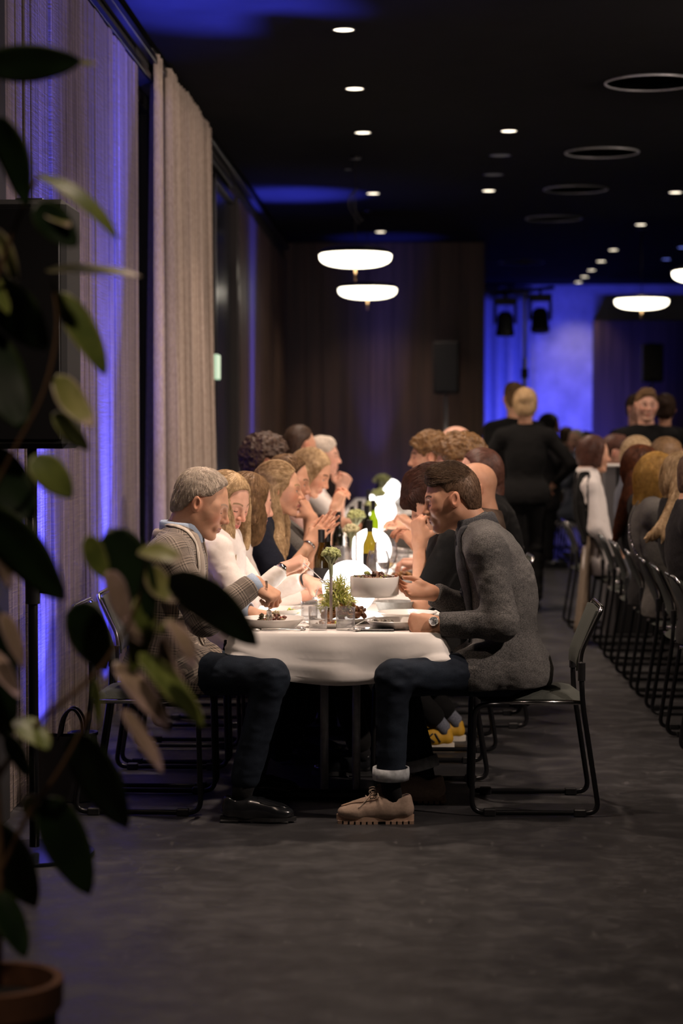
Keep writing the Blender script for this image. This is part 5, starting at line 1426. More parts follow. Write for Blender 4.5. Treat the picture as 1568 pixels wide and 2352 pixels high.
pn = P(62, 1030, 7.9); loudspeaker(-1.355, 6.95, P(62, 1030, 6.95)[2], .30, .30, P(62, 468, 6.95)[2] - P(62, 1030, 6.95)[2], 0, 0, 'black loudspeaker silhouetted before the sawn-board wall', 'black pole stand with a round base under the near loudspeaker', False)
pn = P(1024, 905, 23.6); loudspeaker(pn[0], 23.6, pn[2], .30, .26, P(1024, 785, 23.6)[2] - pn[2], 0, 0, 'black loudspeaker in front of the timber partition', 'thin speaker stand before the timber partition')
pn = P(1497, 878, 29.5); loudspeaker(pn[0], 29.5, pn[2], .31, .28, P(1497, 790, 29.5)[2] - pn[2], 0, 0, 'black loudspeaker before the dark far wall at right', 'speaker stand behind the facing waiter')
# ------------------------------------------------------------------ moving heads on a T-bar
mp = P(1205, 672, 24.6); mx, my, mz = mp
st = empty('light_stand', (mx, my, 0), label='tall dark T-bar lighting stand behind the waiter', cat='stand')
MB().tube([(mx, my, .02), (mx, my, mz - .8)], .028, 12).tube([(mx, my, mz - .8), (mx, my, mz + .03)], .02, 12).out('pole', M['steel_brushed'], st)
MB().tube([(mx - .36, my, mz - .015), (mx + .36, my, mz + .06)], .024, 12).out('crossbar', M['black_metal'], st)
MB().lathe([(.0001, 0), (.045, 0), (.045, .12), (.0001, .12)], (mx, my, mz - 1.05), 14).out('collar', M['black_plastic'], st, auto=50)
for k in range(3):
    a = k * 2.094 + .2; MB().tube([(mx, my, .9), (mx + .6 * math.cos(a), my + .6 * math.sin(a), .015)], .014, 8).out('leg', M['black_metal'], st)
def moving_head(px, py, label, tilt):
    c = P(px, py, 24.6); x, y, z = c; top = mz + (x - mx) * .104
    o = empty('moving_head_light', (x, y, top), label=label, cat='stage light')
    MB().box((x - .14, y - .09, top - .13), (x + .14, y + .09, top - .04), .012).out('base', M['black_plastic'], o, smooth=False)
    MB().tube([(x, y, top + .02), (x, y, top - .05)], .018, 8).out('clamp', M['black_metal'], o)
    for s in (-1, 1): MB().box((x + s * .125 - .018, y - .05, top - .36), (x + s * .125 + .018, y + .05, top - .12), .01).out('yoke_arm', M['black_plastic'], o, smooth=False)
    R = np.array(Matrix.Rotation(tilt, 3, 'X'))
    MB().lathe([(.0001, .13), (.06, .12), (.10, .07), (.105, -.10), (.115, -.12), (.115, -.17), (.10, -.175), (.0001, -.165)], (x, y, top - .33), 24, R).out('head_shell', M['black_plastic'], o, auto=50)
    MB().lathe([(.0001, -.176), (.095, -.176)], (x, y, top - .33), 24, R).out('lens', M['dark_gloss'], o)
moving_head(1160, 705, 'moving-head stage light hanging left on the T-bar', .15)
moving_head(1240, 700, 'moving-head stage light hanging right on the T-bar', -.2)
# ------------------------------------------------------------------ bar block at the right
bx = P(1390, 1066, 14.72); b0 = empty('bar_counter', (bx[0] + .6, 14.86, 0), label='dark block counter with a pale top behind the right-hand row', cat='counter')
MB().box((bx[0], 14.74, 0), (bx[0] + .08, 15.0, bx[2] - .02), .004).out('side_panel', simple('counter_grey', (.10, .095, .10), .6), b0, smooth=False)
MB().box((bx[0] + .08, 14.75, 0), (bx[0] + 1.3, 14.99, bx[2] - .02), .004).out('front_panel', M['black_matte'], b0, smooth=False)
MB().box((bx[0] - .01, 14.72, bx[2] - .02), (bx[0] + 1.32, 15.02, bx[2]), .006).out('counter_top', M['china'], b0, smooth=False)
# ------------------------------------------------------------------ tote bag by the wall
tp = A(-1.445, 8.0, 0); tb = empty('tote_bag', (tp[0], 8.0, 0), label='black leather tote bag with looped handles by the wall', cat='bag')
mb = MB(); G = []
for i in range(7):
    t = i / 6; z = .005 + .26 * t; wx = .13 * (1 - .12 * t); wy = .075 * (1 - .45 * t)
    G.append([(tp[0] + wx * math.copysign(abs(math.cos(a)) ** .5, math.cos(a)), 8.0 + wy * math.copysign(abs(math.sin(a)) ** .5, math.sin(a)), z) for a in np.linspace(0, 2 * math.pi, 29)])
mb.grid(G); mb.out('bag_body', M['bag_leather'], tb)
for s in (-1, 1): MB().tube(catmull([(tp[0] - .01, 8.0 + s * .04, .25), (tp[0] + .01, 8.0 + s * .035, .34), (tp[0] + .05, 8.0 + s * .03, .375), (tp[0] + .085, 8.0 + s * .035, .33), (tp[0] + .09, 8.0 + s * .04, .25)], 5), .006, 8).out('handle', M['bag_leather'], tb)
# ------------------------------------------------------------------ potted plant in the foreground
def build_plant():
    d0 = 3.84; S = FPX / d0
    pc = P(-8, 2248, d0); pot_r = .125
    root = empty('potted_plant', (pc[0], d0, 0), label='large-leaved potted plant out of focus in the left foreground', cat='plant')
    zr = pc[2]
    MB().lathe([(.0001, .0), (.100, .0), (.104, .01), (pot_r - .006, zr - .06), (pot_r + .004, zr - .055), (pot_r + .006, zr), (pot_r - .012, zr), (pot_r - .016, zr - .05), (.0001, zr - .05)], (pc[0], d0, 0), 44).out('pot', M['terracotta'], root, auto=40)
    MB().lathe([(pot_r - .015, zr - .045), (.06, zr - .035), (.0001, zr - .03)], (pc[0], d0, 0), 28).out('soil', M['soil'], root)
    def stem(pts, r0, r1):
        q = catmull([P(x, y, d) for x, y, d in pts], 6); MB().tube(q, list(np.linspace(r0, r1, len(q))), 8).out('stem', M['plant_stem'], root)
    stem([(-8, 2265, 3.84), (-4, 1950, 3.86), (-15, 1700, 3.84), (-25, 1300, 3.82), (-30, 900, 3.84), (-20, 500, 3.84), (-10, 180, 3.84)], .011, .005)
    stem([(-14, 1800, 3.85), (40, 1715, 3.83), (95, 1655, 3.82), (160, 1600, 3.80), (230, 1535, 3.80), (285, 1450, 3.80), (320, 1370, 3.80), (335, 1290, 3.8)], .0065, .003)
    stem([(-6, 2020, 3.86), (60, 1880, 3.84), (130, 1780, 3.82), (175, 1700, 3.82), (205, 1640, 3.82)], .006, .003)
    stem([(-28, 1150, 3.82), (40, 1020, 3.8), (100, 900, 3.8), (130, 760, 3.8), (120, 640, 3.8)], .005, .0025)
    stem([(-26, 700, 3.84), (20, 560, 3.82), (70, 440, 3.82), (90, 400, 3.82)], .005, .0025)
    # base px, tip px, visible half width px, true half width px, material, bend
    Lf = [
        ((-35, 150), (188, 136), 42, 44, 'leaf_dark_shaded', 0), ((176, 142), (222, 147), 8, 12, 'leaf_pale', 0), ((82, 400), (270, 548), 17, 40, 'leaf_mid', .1),
        ((80, 470), (178, 562), 38, 42, 'leaf_dark_shaded', 0), ((98, 474), (160, 520), 13, 30, 'leaf_pale', 0), ((105, 622), (325, 632), 14, 44, 'leaf_pale', .05),
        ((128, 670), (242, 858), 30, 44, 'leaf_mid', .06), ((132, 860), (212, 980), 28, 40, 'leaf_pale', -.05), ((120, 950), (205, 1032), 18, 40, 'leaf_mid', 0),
        ((70, 1050), (165, 1140), 36, 42, 'leaf_mid', .1), ((-30, 1175), (150, 1372), 58, 62, 'leaf_dark_shaded', 0), ((252, 1212), (345, 1425), 56, 60, 'leaf_dark_shaded', .03),
        ((322, 1262), (420, 1292), 20, 36, 'leaf_pale', .1), ((340, 1300), (405, 1382), 26, 34, 'leaf_pale', -.1), ((388, 1318), (592, 1478), 52, 56, 'leaf_dark_shaded', -.05),
        ((168, 1385), (246, 1538), 46, 52, 'leaf_dark_shaded', .04), ((245, 1312), (294, 1440), 20, 40, 'leaf_rosy', .05), ((285, 1425), (330, 1476), 10, 26, 'leaf_rosy', 0),
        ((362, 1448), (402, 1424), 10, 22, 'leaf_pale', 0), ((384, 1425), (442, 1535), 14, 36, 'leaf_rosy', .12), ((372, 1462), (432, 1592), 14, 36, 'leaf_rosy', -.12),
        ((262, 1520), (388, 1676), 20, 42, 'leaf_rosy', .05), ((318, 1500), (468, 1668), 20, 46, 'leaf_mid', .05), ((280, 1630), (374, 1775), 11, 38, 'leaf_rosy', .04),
        ((172, 1680), (292, 1898), 56, 60, 'leaf_dark_shaded', .03), ((102, 1830), (206, 2050), 50, 54, 'leaf_dark_shaded', .03), ((-40, 1880), (82, 2078), 62, 64, 'leaf_dark_shaded', 0),
        ((-20, 2040), (58, 2196), 26, 46, 'leaf_dark_shaded', .05), ((52, 1838), (96, 1872), 20, 26, 'leaf_pale', 0), ((-20, 520), (32, 664), 13, 38, 'leaf_pale', .1),
        ((-30, 620), (18, 720), 14, 36, 'leaf_mid', 0), ((-50, 1030), (78, 1190), 58, 60, 'leaf_dark_shaded', 0), ((-10, 270), (66, 470), 40, 48, 'leaf_dark_shaded', -.05),
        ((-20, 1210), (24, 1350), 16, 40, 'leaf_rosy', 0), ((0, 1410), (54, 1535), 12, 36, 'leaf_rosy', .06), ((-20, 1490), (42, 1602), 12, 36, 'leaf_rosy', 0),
        ((196, 1232), (246, 1330), 22, 34, 'leaf_mid', 0), ((330, 1365), (300, 1545), 30, 40, 'leaf_mid', .08), ((215, 1560), (232, 1660), 18, 32, 'leaf_mid', 0), ((-60, 750), (55, 980), 60, 66, 'leaf_dark_shaded', 0), ((-20, 640), (110, 800), 56, 60, 'leaf_dark_shaded', .05),
        ((-40, 1380), (20, 1700), 50, 56, 'leaf_dark_shaded', 0), ((10, 1690), (75, 1780), 30, 40, 'leaf_dark_shaded', 0), ((40, 1650), (110, 1720), 20, 40, 'leaf_mid', .05)]
    r = random.Random(3)
    for i, (b, t, hw, tw, mat, bend) in enumerate(Lf):
        db = 3.80 + r.uniform(-.07, .10); cosr = min(1, hw / tw); roll = math.acos(cosr) * (1 if i % 2 else -1); dt = db + r.uniform(-.05, .05)
        pb = P(b[0], b[1], db); pt = P(t[0], t[1], dt); ax = unit(pt - pb); L = np.linalg.norm(pt - pb)
        n0 = A(0, -1, 0); n0 = unit(n0 - ax * np.dot(n0, ax)); s0 = np.cross(ax, n0)
        if mat != 'leaf_dark_shaded':
            nt = np.cross(s0 * math.cos(roll) + n0 * math.sin(roll), ax); nt = nt * (1 if nt[1] < 0 else -1)
            if nt[2] < 0: roll = -roll
        s = s0 * math.cos(roll) + n0 * math.sin(roll); n = np.cross(s, ax); W_ = tw / S
        G = []; C = []
        for k in range(15):
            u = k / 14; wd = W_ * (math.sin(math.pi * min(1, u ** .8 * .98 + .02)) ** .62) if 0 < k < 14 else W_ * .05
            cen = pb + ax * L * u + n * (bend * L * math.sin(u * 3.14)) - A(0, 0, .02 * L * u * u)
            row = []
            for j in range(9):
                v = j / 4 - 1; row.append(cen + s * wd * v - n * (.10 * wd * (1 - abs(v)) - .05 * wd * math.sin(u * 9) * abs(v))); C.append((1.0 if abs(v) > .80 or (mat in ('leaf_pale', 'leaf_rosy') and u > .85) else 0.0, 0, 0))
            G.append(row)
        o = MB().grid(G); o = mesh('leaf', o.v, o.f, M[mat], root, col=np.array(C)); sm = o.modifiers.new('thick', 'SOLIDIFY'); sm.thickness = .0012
        # leaf stalk back to the wood
build_plant()
# ------------------------------------------------------------------ the guests
def loc_pts(R, H, hs, pts): return [R.T @ (np.asarray(p) - H) / hs for p in pts]
def lock(R, H, hs, pts, rs, k=.025):
    q = loc_pts(R, H, hs, catmull(pts, 3)); r = np.interp(np.linspace(0, 1, len(q)), np.linspace(0, 1, len(rs)), rs) / hs
    return [cone(q[i], q[i + 1], r[i], r[i + 1], k) for i in range(len(q) - 1)]
def fl_crown(p): d = p - A(-.055, 0, .13); return d / (np.linalg.norm(d, axis=1)[:, None] + 1e-9)
def fl_fwd(p): d = np.zeros_like(p); d[:, 0] = .9; d[:, 2] = np.where(p[:, 2] > .06, .25, -.9); d[:, 0] = np.where(p[:, 2] > .06, .9, .15); return d
def fl_down(R):
    g = R.T @ A(0, 0, -1)
    def f(p):
        d = np.tile(g, (len(p), 1)); top = np.clip((p[:, 2] - .03) / .06, 0, 1)[:, None]; c = p - A(-.0, 0, .13); c[:, 1] *= 1.6; c /= np.linalg.norm(c, axis=1)[:, None] + 1e-9
        return d * (1 - top) + c * top
    return f
def fl_back(R):
    g = R.T @ A(0, 0, -1)
    def f(p):
        d = np.tile(g, (len(p), 1)); top = np.clip((p[:, 2] + .0) / .03, 0, 1)[:, None]; back = np.tile(A(-1, 0, -.15), (len(p), 1)); return d * (1 - top) + back * top
    return f
def sit(px, py, d, face, hdir, pelx, seat=.47, wr=None, pole=None, sw=.185, hump=.02, tw=0, neck=None, chest=None, knees=(.44, .44), feet=(0, 0), arm=(.29, .255), nk=(.125, .045)):
    H = P(px, py, d); R = head_dir(hdir[0] if face > 0 else 180 - hdir[0], hdir[1], hdir[2]); f = A(face, 0, 0)
    ne = H - R[:, 2] * nk[0] * .6 - A(0, 0, nk[0] * .45) - R[:, 0] * nk[1] if neck is None else np.asarray(neck); pe = A(pelx, d, seat + .10)
    ch = pe + (ne - pe) * .655 - f * hump if chest is None else np.asarray(chest)
    return seated(pelx, d, face, chest=ch, neck=ne, head=H, hdir=hdir, wr=wr, pole=pole, seat=seat, tw=tw, sw=sw, knees=knees, feet=feet, arm=arm)
def on_table(x, y, z=.045): return A(x, y, ZT + z)

# ---- R1: man in grey wool jacket, bowl in his far hand
def right_man():
    d = 7.93
    J = sit(1037, 1144, d, -1, (0, -13, 0), .355, neck=P(1088, 1207, d), chest=P(1142, 1318, d), wr=[P(1001, 1436, 7.70), P(990, 1362, 8.02)], pole=[A(1.0, -.25, -.7), A(.8, .5, -.8)], sw=.195, knees=(.445, .42), feet=(-.045, -.17))
    J['hip'][0][1] = 7.80; J['knee'][0] = P(902, 1558, 7.57); J['ank'][0] = P(897, 1800, 7.58); J['ank'][1] = P(975, 1775, 8.02); J['knee'][1] = P(915, 1556, 8.05)
    hp = dict(style='topcut', mat='hair_brown', seed=4, strands=6500, flow=fl_fwd, len=.030, r=.00065, lift=.004, q=1.0, curl=.22); hf = dict(style='crop', mat='hair_fade', seed=5, strands=4000, flow=fl_crown, len=.010, r=.0005, lift=.001, q=1.0, amp=.0006)
    pr = person('man in a grey wool jacket and jeans lifting a white bowl', 'tan', J, 'wool_grey', 'denim', [hf, hp], q=.8, headscale=1.06, hands=('fist', 'cup'),
                handdir=((A(-1, .05, .05), A(0, -1, .35)), (A(-1, -.22, .10), A(.1, .70, -.75))), tint=dict(hair=(.06, .035, .02), stubble=.38, eye='down', lips=(.36, .14, .11)), build=1.06, plaid=False, top_amp=.011, hem=.075, arm_to=.5)
    collar(pr, 'jacket_collar', 'wool_collar', r=.080, h=.050, drop=.034, open_deg=50, out=.034, tilt=.35, thick=.008, shift=(-.004, 0, -.010))
    n, c, f, l, u = pr.ne, pr.ch, pr.fwu, pr.lat, pr.upl
    for s in (1, -1):
        snap_strip(pr, 'lapel', [n + l * s * .055 + f * .055 + u * .005, c + f * .16 + l * s * .055 + u * .06, c + f * .17 + l * s * .03 - u * .10, c + f * .16 + l * s * .01 - u * .22],
                   [n + l * s * .105 + f * .02, c + f * .13 + l * s * .135 + u * .05, c + f * .16 + l * s * .095 - u * .08, c + f * .16 + l * s * .02 - u * .22], 'wool_collar', .009, .007)
    # pocket flap and sleeve buttons
    e, w_ = J['el'][0], J['wr'][0]; ax = unit(w_ - e)
    # cuffed jeans, socks, shoes
    for s, hl, yw in ((0, (-.012, 7.58), 180), (1, (.115, 7.99), 172)):
        a = J['ank'][s]; k = J['knee'][s]; ax = unit(a - k); cpt = a + (k - a) * .10
        ring_band('jeans_cuff', cpt, ax, .064, .045, 'denim_cuff', pr.root, .008, .92)
        MB().tube([cpt, a, A(a[0] + .01, a[1], .075)], [.042, .038, .036], 16).out('sock', M['cloth_sock'], pr.root)
        shoe(pr, hl, yw, .305, 'moc')
    # watch
    w_ = J['wr'][0]; wc = w_ + ax_of(J, 0) * .006
    wt = empty('wristwatch', wc); wt.parent = pr.root; wt.location = wc - wloc(pr.root)
    ring_band('strap', wc, ax_of(J, 0), .0315, .016, 'strap_leather', wt, .003, .86, up=(0, 1, .2))
    nrm = unit(A(-.10, -.85, .55)); R = frame(nrm, A(0, 0, 1)); Rz = np.stack([R[:, 1], R[:, 2], R[:, 0]], 1)
    MB().lathe([(.0001, 0), (.0195, 0), (.0200, .004), (.0185, .008), (.0001, .008)], wc + nrm * .029, 28, Rz).out('watch_case', M['chrome'], wt, auto=40)
    MB().lathe([(.0001, .0085), (.0172, .0085)], wc + nrm * .029, 28, Rz).out('watch_dial', M['watch_face'], wt)
    mb = MB(); cc = wc + nrm * .0382
    mb.tube([cc, cc + Rz[:, 0] * .010 + Rz[:, 1] * .004], .0007, 5); mb.tube([cc, cc - Rz[:, 0] * .004 + Rz[:, 1] * .006], .0009, 5); mb.out('watch_hands', M['black_plastic'], wt)
    return pr, J
def ax_of(J, s): return unit(J['wr'][s] - J['el'][s])
R1, JR1 = right_man()
# the lifted bowl
bc = P(860, 1372, 7.96); bw = empty('serving_bowl', bc, label='white straight-sided bowl lifted by the man in grey', cat='bowl')
MB().lathe([(.0001, .004), (.088, .004), (.097, .012), (.099, .082), (.097, .085), (.094, .083), (.092, .016), (.084, .009), (.0001, .009)][0:6] + [(.092, .02), (.0001, .018)], bc, 44).out('bowl_body', M['china'], bw, auto=50)
bits('grain_salad', (bc[0] - .004, bc[1], bc[2] + .068), .082, .082, .026, 210, [(.10, .035, .015), (.16, .06, .03), (.20, .22, .04), (.30, .16, .08), (.06, .03, .015)], .011, 'brown grain and herb salad filling the lifted white bowl', seed=40)

# ---- L1: grey-haired man in checked jacket
def left_man():
    d = 7.92
    J = sit(464, 1155, d, 1, (0, -22, 0), -1.005, neck=P(418, 1222, d), chest=P(388, 1335, d), wr=[P(572, 1408, 8.13), P(586, 1340, 7.74)], pole=[A(-.6, .5, -1), A(-.35, -.55, -1)], sw=.195, knees=(.44, .45), feet=(-.10, -.13))
    J['hip'][1][1] = 7.79; J['knee'][1] = P(622, 1556, 7.57); J['ank'][1] = P(556, 1815, 7.59); J['knee'][0] = P(630, 1556, 8.08); J['ank'][0] = P(575, 1790, 8.1)
    hp = dict(style='receding', mat='hair_grey', seed=7, strands=6000, flow=fl_crown, len=.032, r=.0007, lift=.0035, q=1.0, curl=.15)
    pr = person('grey-haired man in a checked jacket eating with a fork', 'warm', J, 'glen_plaid', 'denim', [hp], q=.8, headscale=1.07, hands=('relax', 'pinch'),
                handdir=((A(1, 0, -.1), A(0, 0, 1)), (A(.80, -.05, -.55), A(.45, -.45, .75))), tint=dict(hair=(.22, .18, .15), stubble=0, brow=.6, eye='down', lips=(.45, .17, .14), blush=.8), build=1.07, plaid=True, top_amp=.010, hem=.09)
    collar(pr, 'shirt_collar', 'cloth_shirtblue', r=.077, h=.048, drop=.012, open_deg=22, out=.014, tilt=.32, thick=.003)
    collar(pr, 'jacket_collar', 'glen_plaid', r=.090, h=.026, drop=.026, open_deg=60, out=.026, tilt=.35, thick=.006, shift=(-.012, 0, -.012))
    n, c, f, l, u = pr.ne, pr.ch, pr.fwu, pr.lat, pr.upl
    for s in (1, -1):
        snap_strip(pr, 'lapel', [n + l * s * .058 + f * .055 + u * .0, c + f * .16 + l * s * .055 + u * .06, c + f * .17 + l * s * .03 - u * .10, c + f * .16 + l * s * .01 - u * .22],
                   [n + l * s * .095 + f * .03, c + f * .14 + l * s * .115 + u * .05, c + f * .16 + l * s * .08 - u * .08, c + f * .16 + l * s * .016 - u * .22], 'glen_plaid', .006, .006)
        snap_strip(pr, 'lanyard', [n - f * .055 + l * s * .03 + u * .0, n + l * s * .085 + u * .01 - f * .02, n + l * s * .092 + f * .045 - u * .035, c + f * .15 + l * s * .085 + u * .03, c + f * .17 + l * s * .05 - u * .11, c + f * .17 + l * s * .012 - u * .23],
                   [n - f * .075 + l * s * .03 + u * .0, n + l * s * .105 + u * .005 - f * .025, n + l * s * .112 + f * .04 - u * .045, c + f * .145 + l * s * .105 + u * .025, c + f * .165 + l * s * .070 - u * .11, c + f * .17 + l * s * .03 - u * .23], 'lanyard', .0065, .002)
    for s in (0, 1):
        e, w_ = J['el'][s], J['wr'][s]; ring_band('shirt_cuff', e + (w_ - e) * .95, w_ - e, .039, .045, 'cloth_shirtblue', pr.root, .003)
    for s, hl, yw in ((1, (P(507, 1890, 7.58)[0], 7.58), -2), (0, (P(530, 1850, 8.0)[0], 8.06), 4)):
        a = J['ank'][s]; MB().tube([a + (J['knee'][s] - a) * .12, a, A(a[0] - .005, a[1], .07)], [.05, .042, .036], 16).out('sock', M['cloth_sock'], pr.root); shoe(pr, hl, yw, .292, 'loafer')
    return pr, J
L1, JL1 = left_man()
hw_ = JL1['wr'][1]
spoon('dinner_fork', hw_ + A(.045, -.030, .012), P(620, 1428, 7.80), 'fork pointing down in the checked-jacket man\'s hand', fork=True)

# ---- L2: woman in white
def woman_white():
    d = 8.48
    J = sit(521, 1152, d, 1, (-34, -24, -4), -1.02, neck=P(512, 1226, d), chest=P(492, 1322, d), wr=[P(702, 1332, 8.62), P(650, 1306, 8.32)], pole=[A(-.3, .6, -1), A(-.2, -.6, -1)], sw=.17, knees=(.42, .42), arm=(.275, .245))
    R, H = J['HR'], J['head']
    ex = lock(R, H, 1.02, [H + R @ A(.03, -.075, .03), P(522, 1205, 8.40), P(523, 1255, 8.36), P(535, 1290, 8.36)], [.022, .024, .022, .008]) + lock(R, H, 1.02, [H + R @ A(.03, .078, .03), P(560, 1215, 8.54), P(566, 1258, 8.52)], [.02, .022, .008]) + lock(R, H, 1.02, [H + R @ A(-.07, 0, 0), P(495, 1200, 8.5), P(486, 1260, 8.5)], [.06, .05, .02])
    hp = dict(style='long', mat='hair_blonde', seed=9, strands=6500, flow=fl_down(R), len=.085, r=.0008, lift=.002, q=1.1, extra=ex)
    pr = person('blonde woman in a white blouse serving salad with two hands', 'rosy', J, 'cloth_white', 'cloth_black', [hp], female=True, q=.85, headscale=1.02, hands=('pinch', 'pinch'),
                handdir=((A(1, -.1, -.25), A(.2, -.2, 1)), (A(.85, .05, .35), A(-.3, -.55, .8))), tint=dict(eye='down', hair=(.22, .14, .08), blush=.9, lips=(.55, .16, .15)), top_name='blouse', top_amp=.012)
    collar(pr, 'blouse_collar', 'cloth_white', r=.056, h=.030, drop=.03, open_deg=40, out=.03, tilt=.3, thick=.003)
    w_ = J['wr'][1]; ring_band('wristwatch', w_ - ax_of(J, 1) * .006, ax_of(J, 1), .0285, .020, 'chrome', pr.root, .004, .85)
    w_ = J['wr'][0]; ring_band('bracelet', w_ - ax_of(J, 0) * .004, ax_of(J, 0), .029, .010, 'black_plastic', pr.root, .004, .9)
    return pr, J
L2, JL2 = woman_white()
spoon('serving_fork', JL2['wr'][1] + A(.075, .0, .03), P(752, 1345, 8.10), 'dark serving fork reaching into the frisee salad', fork=True, mat='cutlery')
spoon('serving_tongs', JL2['wr'][0] + A(.06, -.01, -.02), P(722, 1378, 8.35), 'slim steel spoon hanging from the woman\'s lower hand', .012)

# ---- the others, described in one table
def guest(label, px, py, d, face, hdir, pelx, skin, top, hair, female=False, sleeve='long', hands=('relax', 'relax'), handdir=(None, None), wr=None, pole=None, bottom='cloth_black', q=1.25, hs=1.05, tint={}, legs=True, extra=None, top_name='jacket', build=1.0, sw=None, seat=.47, hands_on=(True, True), strands_n=0, flow=None, slen=.05, hump=.02, group=None, shoes=None, skirt=True, curl=0, neck=None, amp=.008, coll=None, feet=(0, 0)):
    J = sit(px, py, d, face, hdir, pelx, seat=seat, wr=wr, pole=pole, sw=sw or (.165 if female else .19), hump=hump, neck=neck, feet=feet)
    R, H = J['HR'], J['head']; hl = []
    for st, mt in hair:
        hp = dict(style=st, mat=mt, seed=len(label), q=1.15)
        if extra: hp['extra'] = extra(R, H)
        if strands_n: hp.update(strands=strands_n, flow=flow(R) if flow in (fl_down, fl_back) else (flow or fl_crown), len=slen, r=.0009, lift=.0025, curl=curl)
        hl.append(hp)
    pr = person(label, skin, J, top, bottom, hl, female=female, q=q, headscale=hs, hands=hands, handdir=handdir, tint=tint, sleeve=sleeve, legs=legs, top_name=top_name, build=build, hands_on=hands_on, group=group, skirt=skirt, top_amp=amp)
    if coll: collar(pr, 'collar', coll, r=.064, h=.03)
    if legs:
        for s in (0, 1): a = J['ank'][s]; MB().tube([a + (J['knee'][s] - a) * .14, a, A(a[0], a[1], .07)], [.040, .036, .034], 12).out('sock', M['cloth_greyblue' if shoes == 'trainer' else 'cloth_sock'], pr.root); shoe(pr, (a[0] - face * .05, a[1]), 0 if face > 0 else 180, .27, shoes or 'dark')
    return pr, J
LP = CHX_L + .06; RP = .28
guest('brown-haired woman half hidden behind the woman in white', 572, 1152, 9.03, 1, (25, -14, 0), LP, 'rosy', 'cloth_white', [('long', 'hair_lightbrown')], True, top_name='blouse', q=1.0, strands_n=4000, flow=fl_down, slen=.09,
      extra=lambda R, H: lock(R, H, 1.05, [H + R @ A(-.06, -.02, 0), P(578, 1195, 9.05), P(580, 1238, 9.0)], [.06, .055, .03]) + lock(R, H, 1.05, [H + R @ A(-.02, -.07, 0), P(590, 1180, 9.0), P(588, 1232, 9.0)], [.035, .035, .02]))
# L4 with clasped hands
def woman_navy():
    d = 9.58
    J = sit(640, 1122, d, 1, (2, -6, 0), LP + .03, wr=[P(728, 1236, 9.60), P(713, 1248, 9.42)], pole=[A(0, .5, -1), A(.1, -.5, -1)], sw=.175, arm=(.275, .245), hump=.01)
    R, H = J['HR'], J['head']
    ex = lock(R, H, 1.03, [H + R @ A(-.05, -.072, .0), P(630, 1195, 9.52), P(640, 1262, 9.45), P(648, 1318, 9.42)], [.036, .038, .026, .008]) + lock(R, H, 1.03, [H + R @ A(-.075, 0, 0), P(606, 1180, 9.6), P(622, 1235, 9.5)], [.06, .055, .02]) + lock(R, H, 1.03, [H + R @ A(-.02, .08, 0), P(648, 1200, 9.7), P(655, 1270, 9.66)], [.03, .03, .01])
    hp = dict(style='halfup', mat='hair_blonde', seed=3, strands=7000, flow=fl_back(R), len=.09, r=.0009, lift=.002, q=1.1, extra=ex)
    pr = person('blonde woman in a navy top with clasped hands', 'warm', J, 'cloth_navy', 'cloth_black', [hp], female=True, q=.95, headscale=1.06, sleeve='short', hands=('flat', 'flat'),
                handdir=((A(.62, -.10, .78), A(-.2, 1, .2)), (A(.66, .10, .74), A(.15, -1, .3))), tint=dict(hair=(.3, .2, .1), blush=.8), top_name='top')
    c = H + R @ A(-.098, -.03, .03); MB().ball(c, (.02, .012, .018), 10, 7).out('hair_clip', M['black_plastic'], pr.root)
    ring_band('bracelet', J['wr'][1] - ax_of(J, 1) * .01, ax_of(J, 1), .029, .010, 'chrome', pr.root, .003, .9)
    MB().tube([c, c + A(0, 0, .0001)], .001, 4)
woman_navy()
guest('man with dark curly hair seated beyond the blonde woman', 612, 1062, 10.72, 1, (12, -6, 0), LP - .08, 'tan', 'cloth_charcoal', [('curly', 'hair_darkbrown')], q=1.15, hs=1.12)
guest('man resting his mouth on his folded hands', 662, 1104, 10.13, 1, (0, -14, 0), LP + .08, 'tan', 'cloth_greygreen', [('receding', 'hair_lightbrown')], q=1.0, wr=[P(705, 1178, 10.25), P(716, 1190, 10.05)], pole=[A(0, .6, -1), A(0, -.6, -1)], hands=('hold', 'hold'),
      handdir=((A(-.3, -.3, .9), A(.8, .3, .2)), (A(-.5, .2, .9), A(.85, -.4, .3))), tint=dict(stubble=.3, hair=(.12, .07, .04)), sleeve='short', strands_n=2500, slen=.03)
guest('blonde woman with darker roots bowing her head', 716, 1084, 11.3, 1, (-8, -30, 0), LP + .1, 'warm', 'cloth_pink', [('bob', 'hair_blonde')], True, q=1.1, top_name='top', sleeve='short', wr=[P(775, 1158, 11.35), P(768, 1166, 11.15)], strands_n=3000, flow=fl_down, slen=.07)
guest('balding dark-haired man at the far left of the table', 690, 1022, 13.0, 1, (40, 0, 0), LP, 'tan', 'cloth_black', [('receding', 'hair_darkbrown')], q=1.3)
guest('older man in a pale shirt with raised fists', 742, 1047, 13.6, 1, (0, -4, 0), LP + .15, 'rosy', 'cloth_white', [('short', 'hair_grey')], q=1.2, top_name='shirt', wr=[P(783, 1122, 13.7), P(786, 1124, 13.5)], pole=[A(0, .4, -1), A(0, -.4, -1)], hands=('fist', 'fist'),
      handdir=((A(.35, -.1, .9), A(.6, .7, 0)), (A(.35, .1, .9), A(.5, -.8, 0))), sleeve='short')
